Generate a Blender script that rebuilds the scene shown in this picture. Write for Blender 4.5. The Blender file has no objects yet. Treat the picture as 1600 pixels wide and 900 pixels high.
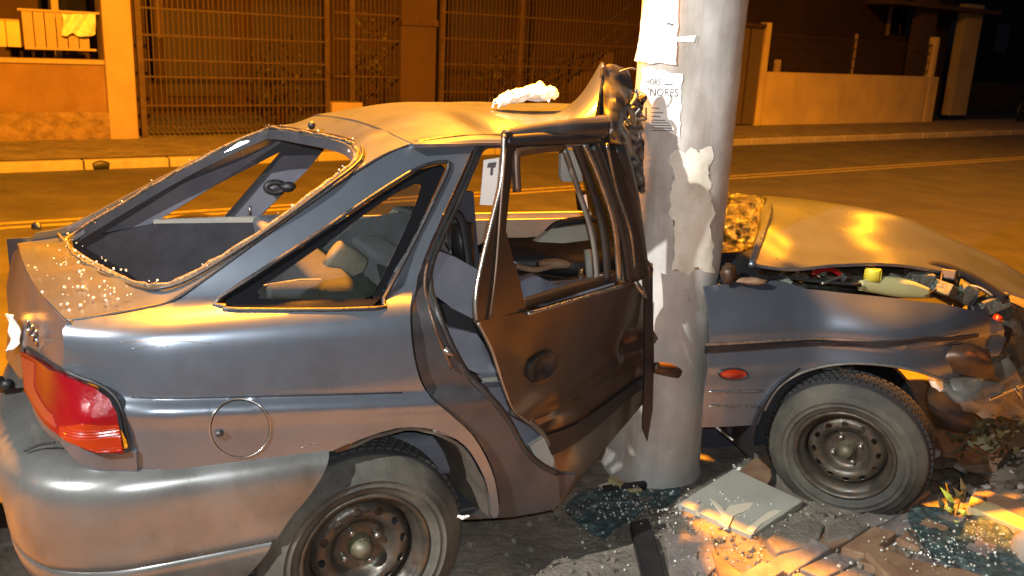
import bpy, bmesh, math, random
import numpy as np
from mathutils import Vector, Matrix, Euler
from mathutils import noise as mnoise
from mathutils.geometry import delaunay_2d_cdt
rnd = random.Random(7)
sc = bpy.context.scene
COL = sc.collection
R_ = math.radians
# ------------------------------------------------------------------ camera
F_PX, PITCH, ROLL, HC = 1400.0, 15.3, 2.7, 1.6
th, ro = R_(PITCH), R_(ROLL)
FW = np.array([0, math.cos(th), -math.sin(th)])
_rt = np.array([1., 0, 0]); _up = np.cross(_rt, FW)
RT = _rt*math.cos(ro)+_up*math.sin(ro); UP = _up*math.cos(ro)-_rt*math.sin(ro)
CAM = np.array([0, 0, HC])
cd = bpy.data.cameras.new('camera'); co = bpy.data.objects.new('camera', cd); COL.objects.link(co)
cd.sensor_width = 36; cd.lens = 36*F_PX/1600; cd.clip_end = 500; cd.clip_start = 0.05
M = Matrix(((RT[0], UP[0], -FW[0], 0), (RT[1], UP[1], -FW[1], 0), (RT[2], UP[2], -FW[2], HC), (0, 0, 0, 1)))
co.matrix_world = M
sc.camera = co
cd.dof.use_dof = True; cd.dof.focus_distance = 2.75; cd.dof.aperture_fstop = 5.0
# ------------------------------------------------------------------ world (night) and lights
w = bpy.data.worlds.new("World"); sc.world = w; w.use_nodes = True
nt = w.node_tree
bg = nt.nodes['Background']
bg.inputs['Color'].default_value = (0.22, 0.245, 0.31, 1); bg.inputs['Strength'].default_value = 0.085
sc.view_settings.view_transform = 'Standard'; sc.view_settings.look = 'None'
sc.view_settings.exposure = 0.0; sc.view_settings.gamma = 1.0
WAIM = (1.15, 3.0, 0.75)
SODIUM = (1.0, 0.33, 0.008)
FILLCOL = (1.0, 0.38, 0.05)
def lamp(kind, name, loc, power, color, radius=0.12, aim=None, spot=None, blend=0.5, parent=None):
    l = bpy.data.lights.new(name, kind); l.energy = power; l.color = color; l.shadow_soft_size = radius
    if spot: l.spot_size = R_(spot); l.spot_blend = blend
    o = bpy.data.objects.new(name, l); COL.objects.link(o); o.location = loc
    if aim is not None:
        o.rotation_euler = (Vector(aim)-Vector(loc)).to_track_quat('-Z', 'Y').to_euler()
    return o
LAMP1 = (-.75, 4.35, 5.7)
WORK = (-2.6, -0.55, 3.25)
lamp('SPOT', 'street_or_fill_bulb', LAMP1, 18000, SODIUM, 0.16, (-1.0, 6.7, 0), 126, 0.35)
lamp('SPOT', 'street_or_fill_bulb', (-15.5, -1.0, 7.0), 250, SODIUM, 0.16, (-14.0, -1, 0), 165, 0.6)
lamp('SPOT', 'street_or_fill_bulb', (11.0, 9.0, 7.5), 800, FILLCOL, 0.16, (9, 8, 0), 165, 0.6)  # unseen lamp put in as orange fill for pavement and door
lamp('SPOT', 'camera_flash', (0.02, -0.02, 1.66), 205, (0.93, 0.97, 1.0), 0.012, (0.25, 2.9, .85), 80, 0.6)
lamp('SPOT', 'floodlight_bulb', WORK, 1900, (0.97, 0.96, 0.93), 0.035, WAIM, 66, 0.8)
lamp('SPOT', 'street_or_fill_bulb', (8.0, 15.5, 7.0), 1900, SODIUM, 0.16, (8, 16.5, 0), 165, 0.6)  # added lamp without a lantern, brightens the cream wall at right

# ------------------------------------------------------------------ projection helpers
def ray(x, y): return FW + RT*(x-800)/F_PX - UP*(y-450)/F_PX
def onplane(x, y, P0, n):
    d = ray(x, y); t = (np.dot(n, np.array(P0)-CAM))/np.dot(n, d); return CAM+d*t
def Z(x, y, z=0.0): d = ray(x, y); return CAM+d*(z-HC)/d[2]
def Y(x, y, yy): d = ray(x, y); return CAM+d*(yy/d[1])
# rear-car frame
RO = np.array([-.35, 2.09, 0]); YAW = R_(26.4)
U = np.array([math.cos(YAW), math.sin(YAW), 0]); V = np.array([-math.sin(YAW), math.cos(YAW), 0]); K = np.array([0, 0, 1.])
def S3(s, wv, z): return RO+U*s+V*wv+K*z
def toS(P): d = np.asarray(P)-RO; return float(d@U), float(d@V), float(d[2])
def W(x, y, wv=0.0): return onplane(x, y, RO+V*wv, V)
# ------------------------------------------------------------------ materials
def mat(name, col, rough=.6, metal=0., bump=0., bscale=30, var=0., vscale=6, col2=None, coat=0., emit=None, estr=0,
        alpha=1., trans=0., spec=.5, vcon=(.35, .65), detail=6, bdist=.01, coatr=.05):
    m = bpy.data.materials.new(name); m.use_nodes = True; n = m.node_tree.nodes; L = m.node_tree.links
    b = n['Principled BSDF']
    b.inputs['Base Color'].default_value = (*col, 1); b.inputs['Roughness'].default_value = rough
    b.inputs['Metallic'].default_value = metal; b.inputs['Coat Weight'].default_value = coat; b.inputs['Coat Roughness'].default_value = coatr
    b.inputs['Specular IOR Level'].default_value = spec
    b.inputs['Alpha'].default_value = alpha; b.inputs['Transmission Weight'].default_value = trans
    if emit: b.inputs['Emission Color'].default_value = (*emit, 1); b.inputs['Emission Strength'].default_value = estr
    tc = n.new('ShaderNodeTexCoord')
    if col2 is not None:
        ns = n.new('ShaderNodeTexNoise'); ns.inputs['Scale'].default_value = vscale; ns.inputs['Detail'].default_value = detail
        ns.inputs['Roughness'].default_value = .62
        L.new(tc.outputs['Object'], ns.inputs['Vector'])
        cr = n.new('ShaderNodeValToRGB'); cr.color_ramp.elements[0].position = vcon[0]; cr.color_ramp.elements[1].position = vcon[1]
        cr.color_ramp.elements[0].color = (*col, 1); cr.color_ramp.elements[1].color = (*col2, 1)
        L.new(ns.outputs['Fac'], cr.inputs['Fac']); L.new(cr.outputs['Color'], b.inputs['Base Color'])
    if var:
        ns = n.new('ShaderNodeTexNoise'); ns.inputs['Scale'].default_value = vscale*2.3; ns.inputs['Detail'].default_value = 8
        L.new(tc.outputs['Object'], ns.inputs['Vector'])
        mr = n.new('ShaderNodeMapRange'); mr.inputs['To Min'].default_value = max(0.02, rough-var); mr.inputs['To Max'].default_value = min(1, rough+var)
        mr.inputs['From Min'].default_value = .3; mr.inputs['From Max'].default_value = .7
        L.new(ns.outputs['Fac'], mr.inputs['Value']); L.new(mr.outputs['Result'], b.inputs['Roughness'])
    if bump:
        ns = n.new('ShaderNodeTexNoise'); ns.inputs['Scale'].default_value = bscale; ns.inputs['Detail'].default_value = 9
        ns.inputs['Roughness'].default_value = .65
        L.new(tc.outputs['Object'], ns.inputs['Vector'])
        bp = n.new('ShaderNodeBump'); bp.inputs['Strength'].default_value = bump; bp.inputs['Distance'].default_value = bdist
        L.new(ns.outputs['Fac'], bp.inputs['Height']); L.new(bp.outputs['Normal'], b.inputs['Normal'])
    return m
def stain(m, col, scale, con, fac=.8):
    n, L = m.node_tree.nodes, m.node_tree.links; b = n['Principled BSDF']; src = b.inputs['Base Color'].links[0].from_socket
    tc = n.new('ShaderNodeTexCoord'); mp = n.new('ShaderNodeMapping'); mp.inputs['Scale'].default_value = scale; mp.inputs['Location'].default_value = (scale[0]*.37, 3.1, 1.7)
    ns = n.new('ShaderNodeTexNoise'); ns.inputs['Scale'].default_value = 1; ns.inputs['Detail'].default_value = 9; ns.inputs['Roughness'].default_value = .6
    mr = n.new('ShaderNodeMapRange'); mr.inputs['From Min'].default_value = con[0]; mr.inputs['From Max'].default_value = con[1]; mr.inputs['To Max'].default_value = fac
    mx = n.new('ShaderNodeMix'); mx.data_type = 'RGBA'; mx.inputs[7].default_value = (*col, 1)
    L.new(tc.outputs['Object'], mp.inputs['Vector']); L.new(mp.outputs['Vector'], ns.inputs['Vector']); L.new(ns.outputs['Fac'], mr.inputs['Value'])
    L.new(mr.outputs['Result'], mx.inputs[0]); L.new(src, mx.inputs[6]); L.new(mx.outputs[2], b.inputs['Base Color'])
PAINT = mat('car_paint', (.185, .212, .25), .29, .76, .02, 9, .02, 5, (.16, .18, .215), coat=.5, coatr=.22, bdist=.004)
PAINTD = mat('dusty_paint', (.13, .125, .115), .45, .5, .10, 16, .1, 7, (.21, .20, .165), coat=.1, bdist=.004)
BUMPER = mat('bumper_plastic', (.22, .225, .22), .30, .60, .10, 18, .1, 3, (.17, .172, .165), bdist=.003)
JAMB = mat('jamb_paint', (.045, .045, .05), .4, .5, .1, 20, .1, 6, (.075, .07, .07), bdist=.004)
RUBBER = mat('rubber', (.012, .012, .013), .45, 0, .2, 60, .1, 10, (.022, .021, .02))
BLACK = mat('black_plastic', (.010, .010, .012), .5, 0, .1, 40)
TYRE = mat('tyre', (.024, .023, .020), .8, 0, .4, 60, .1, 6, (.075, .07, .052), bdist=.004)
TREAD = mat('tread', (.016, .016, .016), .8, 0, .4, 50)
RIM = mat('rim_steel', (.04, .038, .036), .40, .55, .1, 40, .15, 14, (.085, .075, .055))
LINER = mat('arch_liner_dirt', (.035, .029, .021), .8, 0, .4, 14, .1, 9, (.075, .062, .045))
HUB = mat('hub', (.09, .095, .05), .5, .4, .1, 40, .1, 30, (.12, .1, .07))
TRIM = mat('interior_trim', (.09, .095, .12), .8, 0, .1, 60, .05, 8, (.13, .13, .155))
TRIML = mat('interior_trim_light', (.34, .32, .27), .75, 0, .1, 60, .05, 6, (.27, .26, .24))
FABRIC = mat('seat_fabric', (.06, .064, .08), .95, 0, .3, 120, 0, 9, (.10, .104, .12))
FABRICL = mat('headrest_fabric', (.24, .22, .16), .95, 0, .3, 120, 0, 9, (.18, .165, .13))
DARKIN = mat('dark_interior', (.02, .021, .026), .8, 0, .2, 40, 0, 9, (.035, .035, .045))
HEADL = mat('headliner', (.22, .21, .23), .9)
CHROME = mat('chrome', (.7, .7, .68), .15, 1.0, .3, 40)
SEALD = mat('glue_seal', (.035, .028, .018), .6, .1, .9, 90, .2, 60, (.17, .135, .08), bdist=.006)
def emul(name, base, rough=.12, bumpy=0):
    return mat(name, base, rough, 0, bumpy, 60, 0, coat=.6)
RED = mat('lamp_red', (.20, .004, .006), .16, 0, .25, 70, 0, 5, (.14, .003, .006), coat=.5)
ORANGE = mat('lamp_orange', (.26, .020, .005), .22, 0, .1, 60, 0, coat=.4)
CLEARR = mat('lamp_clear', (.24, .03, .02), .2, 0, .2, 60, 0, coat=.5)
def glass(name, col, alpha):
    m = mat(name, col, .04, 0, 0, alpha=alpha, spec=.6); return m
GLASS = glass('tinted_glass', (.010, .013, .010), .66)
CERAMIC = mat('glass_border', (.006, .006, .007), .08, 0, spec=.7)
CRUMB = mat('glass_crumbs', (.5, .5, .44), .1, 0, .0, spec=1.0)
CRUMBD = mat('glass_sheet', (.030, .055, .06), .16, 0, 1.0, 55, 0, 20, (.10, .16, .155), spec=.9, bdist=.012, vcon=(.45, .7))
GOLD = mat('shattered_screen', (.34, .34, .33), .12, .9, 1.0, 60, .08, 34, (.03, .03, .03), bdist=.02, vcon=(.42,.58))
CONC = mat('pole_concrete', (.33, .31, .275), .85, 0, .3, 45, 0, 5.5, (.52, .50, .46), bdist=.004, vcon=(.3, .62), detail=12)
stain(CONC, (.17, .115, .065), (6, 6, 1.1), (.50, .70), .7); stain(CONC, (.20, .19, .17), (3, 3, .6), (.45, .7), .6); stain(CONC, (.07, .065, .06), (26, 26, 12), (.66, .74), .7)
PAPER = mat('paper', (.85, .84, .78), .8, 0, .1, 10, 0, 9, (.80, .79, .72))
GLUE = mat('old_paper', (.62, .58, .47), .8, 0, .3, 20, 0, 12, (.72, .69, .6))
INK = mat('ink', (.10, .09, .10), .8)
CLOTH = mat('white_cloth', (.9, .89, .84), .85, 0, .3, 30)
ASPH = mat('asphalt', (.042, .037, .034), .75, 0, .7, 90, .12, 1.6, (.072, .065, .06), bdist=.006)
LINE = mat('road_line', (.30, .24, .12), .7, 0, .3, 40, 0, 14, (.16, .13, .07))
SIDEW = mat('sidewalk_concrete', (.11, .093, .072), .85, 0, .9, 22, .1, 3.2, (.21, .18, .14), bdist=.02)
SLAB = mat('slab_stone', (.12, .105, .10), .7, 0, .8, 24, .1, 8, (.24, .20, .17), bdist=.012)
SOIL = mat('soil', (.035, .026, .018), .95, 0, 1.0, 30, 0, 9, (.075, .055, .035), bdist=.02)
KERBM = mat('kerb_concrete', (.34, .30, .24), .85, 0, .5, 20, 0, 5, (.24, .21, .17), bdist=.01)
PLAST = mat('plaster', (.16, .095, .055), .9, 0, .5, 8, 0, 2.2, (.21, .13, .075), bdist=.02)
PLASTR = mat('rough_plaster', (.16, .11, .07), .95, 0, 1.0, 9, 0, 6, (.28, .20, .13), bdist=.06)
PILL = mat('pale_render', (.36, .27, .18), .85, 0, .3, 9, 0, 2, (.30, .225, .15), bdist=.02)
YWALL = mat('cream_wall', (.60, .46, .20), .85, 0, .2, 9, 0, 1.3, (.47, .36, .18), bdist=.01)
IRON = mat('iron_bars', (.045, .026, .018), .6, .3, .2, 30, 0, 9, (.075, .045, .03))
DARKIRON = mat('dark_iron', (.05, .036, .03), .6, .3)
WOODD = mat('dark_door', (.10, .075, .055), .6)
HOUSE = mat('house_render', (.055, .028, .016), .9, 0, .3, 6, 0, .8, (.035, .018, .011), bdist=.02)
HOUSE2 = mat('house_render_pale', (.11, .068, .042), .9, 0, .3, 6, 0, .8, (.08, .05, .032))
DNAVY = mat('night_sky_navy', (.02, .02, .032), .9, 0, .3, 6)
DGLASS = mat('dark_window', (.01, .01, .014), .1)
BOARD = mat('grey_board', (.27, .265, .22), .6, 0, .3, 20, .1, 5, (.34, .33, .27), bdist=.004)
CREAMB = mat('scraped_board', (.55, .49, .36), .7)
TIMBER = mat('pale_timber', (.42, .34, .17), .7, 0, .4, 15, 0, 10, (.33, .25, .12))
BRICKM = mat('terracotta', (.16, .085, .045), .8, 0, .6, 20, 0, 12, (.24, .15, .085))
LEAF = mat('yellow_leaf', (.50, .50, .05), .6, 0, 0, 0, 0, 12, (.33, .38, .04))
LEAFD = mat('dark_leaf', (.022, .024, .008), .7, 0, 0, 0, 0, 7, (.07, .055, .015))
YCAP = mat('yellow_cap', (.62, .50, .04), .5)
RESERV = mat('reservoir', (.40, .36, .16), .6)
METAL = mat('bare_metal', (.40, .38, .34), .28, .85, .08, 30, .05, 20, (.25, .24, .22), bdist=.002)
RUST = mat('rusty_brown', (.09, .045, .022), .45, .3, .2, 20, 0, 10, (.045, .026, .018), bdist=.003)
ENG = mat('engine_parts', (.05, .055, .045), .5, .3, .8, 30, .1, 14, (.12, .125, .10), bdist=.02)
stain(ASPH, (.035, .032, .03), (1.1, 1.1, 1), (.55, .75), .6); stain(ASPH, (.11, .10, .095), (55, 55, 55), (.55, .8), .7); stain(ASPH, (.03, .03, .03), (34, 34, 34), (.55, .8), .7)
stain(SIDEW, (.07, .06, .05), (14, 14, 14), (.52, .72), .7); stain(SIDEW, (.40, .36, .30), (45, 45, 45), (.6, .8), .7); stain(SIDEW, (.06, .05, .04), (2.2, 2.2, 2), (.5, .75), .6)
stain(PLAST, (.09, .05, .03), (1.2, 1.2, .5), (.5, .75), .6); stain(YWALL, (.25, .18, .08), (1.5, 1.5, .5), (.52, .8), .6); stain(PILL, (.22, .16, .09), (2.5, 2.5, .7), (.5, .8), .6)
stain(PAINT, (.10, .085, .06), (4, 4, 4), (.56, .80), .55); stain(BUMPER, (.055, .05, .035), (5, 5, 3), (.5, .78), .7); stain(RIM, (.10, .05, .02), (30, 30, 30), (.5, .7), .6)
stain(GLUE, (.33, .29, .21), (14, 14, 9), (.5, .75), .6); stain(PAPER, (.55, .5, .4), (18, 18, 18), (.6, .8), .4)
FLOODM = mat('lamp_housing', (.05, .05, .05), .5)

# ------------------------------------------------------------------ object helpers
WL = {}
def wloc(o): return WL.get(o.name, np.zeros(3)) if o else np.zeros(3)
def tag(o, label=None, cat=None, group=None, kind=None):
    if label: o['label'] = label
    if cat: o['category'] = cat
    if group: o['group'] = group
    if kind: o['kind'] = kind
    return o
def thing(name, label, cat, loc, group=None):
    o = bpy.data.objects.new(name, None); COL.objects.link(o); o.location = loc; WL[o.name] = np.array(loc, float)
    o.empty_display_size = .1
    return tag(o, label, cat, group)
def obj(name, vs, fs, m, parent=None, smooth=False, solid=0, bevel=0, sub=0, mats=None, midx=None, offset=-1):
    vs = np.array([tuple(v) for v in vs], float)
    c = (vs.min(0)+vs.max(0))/2
    me = bpy.data.meshes.new(name); me.from_pydata([tuple(v-c) for v in vs], [], [tuple(f) for f in fs])
    for mm in (mats or [m]): me.materials.append(mm)
    if midx is not None:
        for p, i in zip(me.polygons, midx): p.material_index = i
    if smooth: me.polygons.foreach_set('use_smooth', [True]*len(me.polygons))
    me.update()
    o = bpy.data.objects.new(name, me); COL.objects.link(o)
    WL[o.name] = c
    o.location = c-wloc(parent)
    if parent: o.parent = parent
    if sub: mo = o.modifiers.new('sub', 'SUBSURF'); mo.levels = sub; mo.render_levels = sub
    if solid: mo = o.modifiers.new('solid', 'SOLIDIFY'); mo.thickness = solid; mo.offset = offset; mo.use_rim = True
    if smooth and solid: mo = o.modifiers.new('split', 'EDGE_SPLIT'); mo.split_angle = R_(42)
    if bevel: mo = o.modifiers.new('bev', 'BEVEL'); mo.width = bevel; mo.segments = 2; mo.limit_method = 'ANGLE'
    return o
class MB:
    def __init__(s): s.v = []; s.f = []; s.m = []
    def add(s, vs, fs, mi=0):
        b = len(s.v); s.v += [tuple(v) for v in vs]; s.f += [tuple(i+b for i in f) for f in fs]; s.m += [mi]*len(fs)
    def build(s, name, m, parent=None, mats=None, **k):
        return obj(name, s.v, s.f, m, parent, mats=mats, midx=s.m if mats else None, **k)
BF = [(0, 3, 2, 1), (4, 5, 6, 7), (0, 1, 5, 4), (1, 2, 6, 5), (2, 3, 7, 6), (3, 0, 4, 7)]
def boxv(o, a, b, c):   # corner + three edge vectors
    o, a, b, c = map(np.array, (o, a, b, c)); return [o, o+a, o+a+b, o+b, o+c, o+a+c, o+a+b+c, o+b+c]
def box(name, o, a, b, c, m, parent=None, bevel=0, **k):
    vs = boxv(o, a, b, c)
    fs = BF if np.dot(np.cross(a, b), c) > 0 else [f[::-1] for f in BF]
    return obj(name, vs, fs, m, parent, bevel=bevel, **k)
def cr(pts, n=8, closed=False):
    P = np.array(pts, float); N = len(P); out = []
    rng = range(N if closed else N-1)
    for i in rng:
        if closed: p0, p1, p2, p3 = P[(i-1) % N], P[i], P[(i+1) % N], P[(i+2) % N]
        else: p0, p1, p2, p3 = P[max(i-1, 0)], P[i], P[i+1], P[min(i+2, N-1)]
        for k in range(n):
            t = k/n
            out.append(.5*((2*p1)+(-p0+p2)*t+(2*p0-5*p1+4*p2-p3)*t*t+(-p0+3*p1-3*p2+p3)*t**3))
    if not closed: out.append(P[-1])
    return np.array(out)
def tubev(pts, r, seg=8, closed=False, flat=1., upv=None):
    P = np.array(pts, float); n = len(P); vs = []; fs = []
    prev = None
    for i in range(n):
        if closed: t = P[(i+1) % n]-P[i-1]
        else: t = P[min(i+1, n-1)]-P[max(i-1, 0)]
        t = t/(np.linalg.norm(t)+1e-9)
        ref = np.array(upv if upv is not None else ([0, 0, 1] if abs(t[2]) < .9 else [1, 0, 0]), float)
        if prev is not None and upv is None: ref = prev
        a = ref-t*(ref@t); a /= np.linalg.norm(a)+1e-9; prev = a
        b = np.cross(t, a)
        rr = r[i] if hasattr(r, '__len__') else r
        for k in range(seg):
            an = 2*math.pi*k/seg; vs.append(P[i]+a*math.cos(an)*rr+b*math.sin(an)*rr*flat)
    m = n if closed else n-1
    for i in range(m):
        for k in range(seg):
            fs.append((i*seg+k, i*seg+(k+1) % seg, ((i+1) % n)*seg+(k+1) % seg, ((i+1) % n)*seg+k))
    if not closed:
        fs.append(tuple(range(seg))[::-1]); fs.append(tuple((n-1)*seg+k for k in range(seg)))
    return vs, fs
def tube(name, pts, r, m, parent=None, seg=8, closed=False, flat=1., upv=None, n=5, smooth=True):
    P = cr(pts, n, closed) if n > 1 else pts
    if hasattr(r, '__len__'): r = cr(np.array(r)[:, None], n, closed)[:, 0] if n > 1 else r
    v, f = tubev(P, r, seg, closed, flat, upv)
    return obj(name, v, f, m, parent, smooth=smooth)
def lathe(name, prof, m, mtx, parent=None, seg=48, mats=None, mi=None):
    vs = []; fs = []; ms = []
    n = len(prof)
    for k in range(seg):
        a = 2*math.pi*k/seg
        for r, h in prof: vs.append(mtx @ Vector((r*math.cos(a), r*math.sin(a), h)))
    for k in range(seg):
        for i in range(n-1):
            fs.append((k*n+i, ((k+1) % seg)*n+i, ((k+1) % seg)*n+i+1, k*n+i+1)); ms.append(mi[i] if mi else 0)
    return obj(name, vs, fs, m, parent, smooth=True, mats=mats, midx=ms if mi else None)
def inpoly(P, poly):
    x, y = P[:, 0], P[:, 1]; r = np.zeros(len(P), bool); n = len(poly)
    for i in range(n):
        x1, y1 = poly[i]; x2, y2 = poly[(i+1) % n]
        if y1 == y2: continue
        c = ((y1 > y) != (y2 > y)) & (x < (x2-x1)*(y-y1)/(y2-y1)+x1); r ^= c
    return r
def dens(poly, step):
    out = []
    for i in range(len(poly)):
        a = np.array(poly[i]); b = np.array(poly[(i+1) % len(poly)]); L = np.linalg.norm(b-a); k = max(1, int(L/step))
        for j in range(k): out.append(a+(b-a)*j/k)
    return np.array(out)
class TPS:
    def __init__(s, ab, h, lam=1e-4):
        ab = np.array(ab, float); h = np.array(h, float)
        # merge near duplicates
        keep = []
        for i in range(len(ab)):
            if all(np.linalg.norm(ab[i]-ab[j]) > .006 for j in keep): keep.append(i)
        ab = ab[keep]; h = h[keep]; n = len(ab); s.ab = ab
        A = np.zeros((n+3, n+3)); A[:n, :n] = s.k(ab, ab)+np.eye(n)*lam; A[:n, n] = 1; A[:n, n+1:] = ab; A[n:, :n] = A[:n, n:].T
        s.c = np.linalg.solve(A, np.concatenate([h, [0, 0, 0]]))
    def k(s, p, q):
        d = np.linalg.norm(p[:, None]-q[None], axis=2); return np.where(d > 1e-9, d*d*np.log(d+1e-12), 0)
    def __call__(s, ab):
        ab = np.atleast_2d(ab); return s.k(ab, s.ab)@s.c[:-3]+s.c[-3]+ab@s.c[-2:]
class Frame:
    def __init__(s, o, a, b, n): s.o, s.a, s.b, s.n = (np.array(v, float) for v in (o, a, b, n))
    def to(s, P): d = np.atleast_2d(P)-s.o; return np.stack([d@s.a, d@s.b, d@s.n], -1)
    def fr(s, ab, h): return s.o+ab[:, :1]*s.a+ab[:, 1:2]*s.b+np.asarray(h)[:, None]*s.n
def panel(name, fr, outline, m, parent, hfun=None, extra=None, inner=(), holes=(), step=.02, solid=.008, smooth_out=False, bump=None, mats=None, lam=1e-4, offset=-1, smooth=True):
    """sheet cut to an outline of 3-D points, its relief an interpolated height over the frame"""
    O = np.array(outline, float)
    if smooth_out: O = cr(O, 4, True)
    A = fr.to(O)
    Hs = [fr.to(cr(np.array(h, float), 4, True) if smooth_out != 'outer' and len(h) > 4 else np.array(h, float)) for h in holes]
    if hfun is None:
        pts = [A]+Hs
        if len(inner): pts.append(fr.to(np.array(inner, float)))
        P = np.concatenate(pts); hfun = TPS(P[:, :2], P[:, 2], lam)
    ol = dens(A[:, :2], step); hl = [dens(h[:, :2], step) for h in Hs]
    lo, hi = ol.min(0), ol.max(0)
    gx = np.arange(lo[0]+step*.5, hi[0], step); gy = np.arange(lo[1]+step*.5, hi[1], step*.87)
    G = np.array([(x+(step*.5 if j % 2 else 0), y) for j, y in enumerate(gy) for x in gx])
    if len(G):
        G = G[inpoly(G, ol)]
        for h in hl: G = G[~inpoly(G, h)]
        B = np.concatenate([ol]+hl)
        if len(G):
            d = np.min(np.linalg.norm(G[:, None]-B[None], axis=2), axis=1); G = G[d > step*.45]
    else: G = np.zeros((0, 2))
    if extra is not None:
        X = np.array(extra); X = X[inpoly(X, ol)]
        for h in hl: X = X[~inpoly(X, h)]
        B = np.concatenate([ol]+hl); X = X[np.min(np.linalg.norm(X[:, None]-B[None], axis=2), axis=1) > .003]
        G = G[np.min(np.linalg.norm(G[:, None]-X[None], axis=2), axis=1) > .006]; G = np.concatenate([G, X])
    verts = [Vector(p) for p in ol]; faces = [list(range(len(ol)))]; edges = []
    for h in hl:
        b = len(verts); verts += [Vector(p) for p in h]; edges += [(b+i, b+(i+1) % len(h)) for i in range(len(h))]
    verts += [Vector(p) for p in G]
    r = delaunay_2d_cdt(verts, edges, faces, 1, 1e-6)
    vv = np.array([tuple(v) for v in r[0]]); tf = [f for f in r[2]]
    cen = np.array([vv[list(f)].mean(0) for f in tf]); ok = np.ones(len(tf), bool)
    for h in hl: ok &= ~inpoly(cen, h)
    flip = np.dot(np.cross(fr.a, fr.b), fr.n) < 0
    hh = np.array(hfun(vv))
    P3 = fr.fr(vv, hh)
    if bump is not None: P3 = P3+fr.n*np.array([bump(p) for p in P3])[:, None]
    out = []
    for f, k in zip(tf, ok):
        if not k: continue
        a, b, c = vv[f[0]], vv[f[1]], vv[f[2]]
        s = (b[0]-a[0])*(c[1]-a[1])-(b[1]-a[1])*(c[0]-a[0])
        f = list(f)
        if (s < 0) != flip: f = f[::-1]
        out.append(f)
    used = sorted({i for f in out for i in f}); mp = {u: i for i, u in enumerate(used)}
    return obj(name, P3[used], [[mp[i] for i in f] for f in out], m, parent, smooth=smooth, solid=solid, mats=mats, offset=offset)
def gloft(name, grid, m, parent, n=(5, 5), solid=.006, bump=None, closed=False, flip=False, smooth=True):
    G = np.array(grid, float)                      # rows x cols x 3
    rows = np.array([cr(r, n[1], closed) for r in G])
    cols = np.array([cr(rows[:, j], n[0]) for j in range(rows.shape[1])])  # cols x rows x 3
    a, b = cols.shape[:2]; vs = cols.reshape(-1, 3)
    if bump is not None: vs = np.array([v+bump(v) for v in vs])
    fs = []
    for i in range(a if closed else a-1):
        for j in range(b-1):
            f = (i*b+j, ((i+1) % a)*b+j, ((i+1) % a)*b+j+1, i*b+j+1)
            fs.append(f[::-1] if flip else f)
    return obj(name, vs, fs, m, parent, smooth=smooth, solid=solid)
def nz(p, s, k=0): return mnoise.noise(Vector((p[0]*s+k, p[1]*s+k*.7, p[2]*s)))
# ================================================================== SETTING
RY = R_(35.5)
RU = np.array([math.cos(RY), math.sin(RY), 0]); RV = np.array([-math.sin(RY), math.cos(RY), 0])
ZR = -0.12
def rab(P): return float(P[0]*RU[0]+P[1]*RU[1]), float(P[0]*RV[0]+P[1]*RV[1])
def RP(a, b, z=0.): return RU*a+RV*b+K*z
b_kerb = (rab(Z(150, 252, 0))[1]+rab(Z(1300, 211, 0))[1])/2
b_line = (rab(Z(0, 354, ZR))[1]+rab(Z(1300, 267, ZR))[1])/2
b_wall = (rab(Z(190, 213, 0.02))[1]+rab(Z(1300, 193, 0.02))[1])/2
b_near = rab(Z(30, 838, 0))[1]
def WALL(x, y, db=0.): return onplane(x, y, RP(0, b_wall+db), RV)
def strip(name, a0, a1, b0, b1, z, m, na=60, nb=6, amp=0., kind='structure', parent=None, sc_=2.):
    vs = []; fs = []
    for i in range(na+1):
        for j in range(nb+1):
            p = RP(a0+(a1-a0)*i/na, b0+(b1-b0)*j/nb, z); p[2] += amp*nz(p, sc_); vs.append(p)
    for i in range(na):
        for j in range(nb): q = i*(nb+1)+j; fs.append((q, q+nb+1, q+nb+2, q+1))
    o = obj(name, vs, fs, m, parent, smooth=True)
    if kind: o['kind'] = kind
    return o
strip('ground', -300, 300, -200, 400, ZR-.06, SOIL, 2, 2)
strip('road', -120, 160, b_near-.4, b_kerb+.1, ZR, ASPH, 80, 10)
for db in (-.10, .10):
    o = strip('road_line', -60, 90, b_line+db-.05, b_line+db+.05, ZR+.004, LINE, 2, 1)
# far pavement with kerb
strip('far_pavement', -60, 90, b_kerb+.14, b_wall+.35, 0.0, KERBM and SIDEW, 60, 4, .01)
kb = thing('far_kerb', 'long pale kerb across the road along the far pavement', 'kerb', RP(0, b_kerb, ZR))
x = -14.
while x < 45:
    L = 1.0
    box('kerb_stone', RP(x, b_kerb-.01+rnd.uniform(-.008, .008), ZR-.02), RU*(L-.015), RV*.15, K*(.135+rnd.uniform(-.004, .006)), KERBM, kb, bevel=.015)
    x += L
dh = Z(148, 247, -.03); bx = rab(dh)
tube('drain_mouth', [RP(bx[0]-.09, b_kerb-.018, ZR+.035), RP(bx[0], b_kerb-.018, ZR+.05), RP(bx[0]+.09, b_kerb-.018, ZR+.035)], [.045, .06, .045], BLACK, None, 10, flat=.45)
tag(bpy.data.objects['drain_mouth'], 'dark arched drain mouth in the far kerb before the pale pillar', 'drain')
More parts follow.
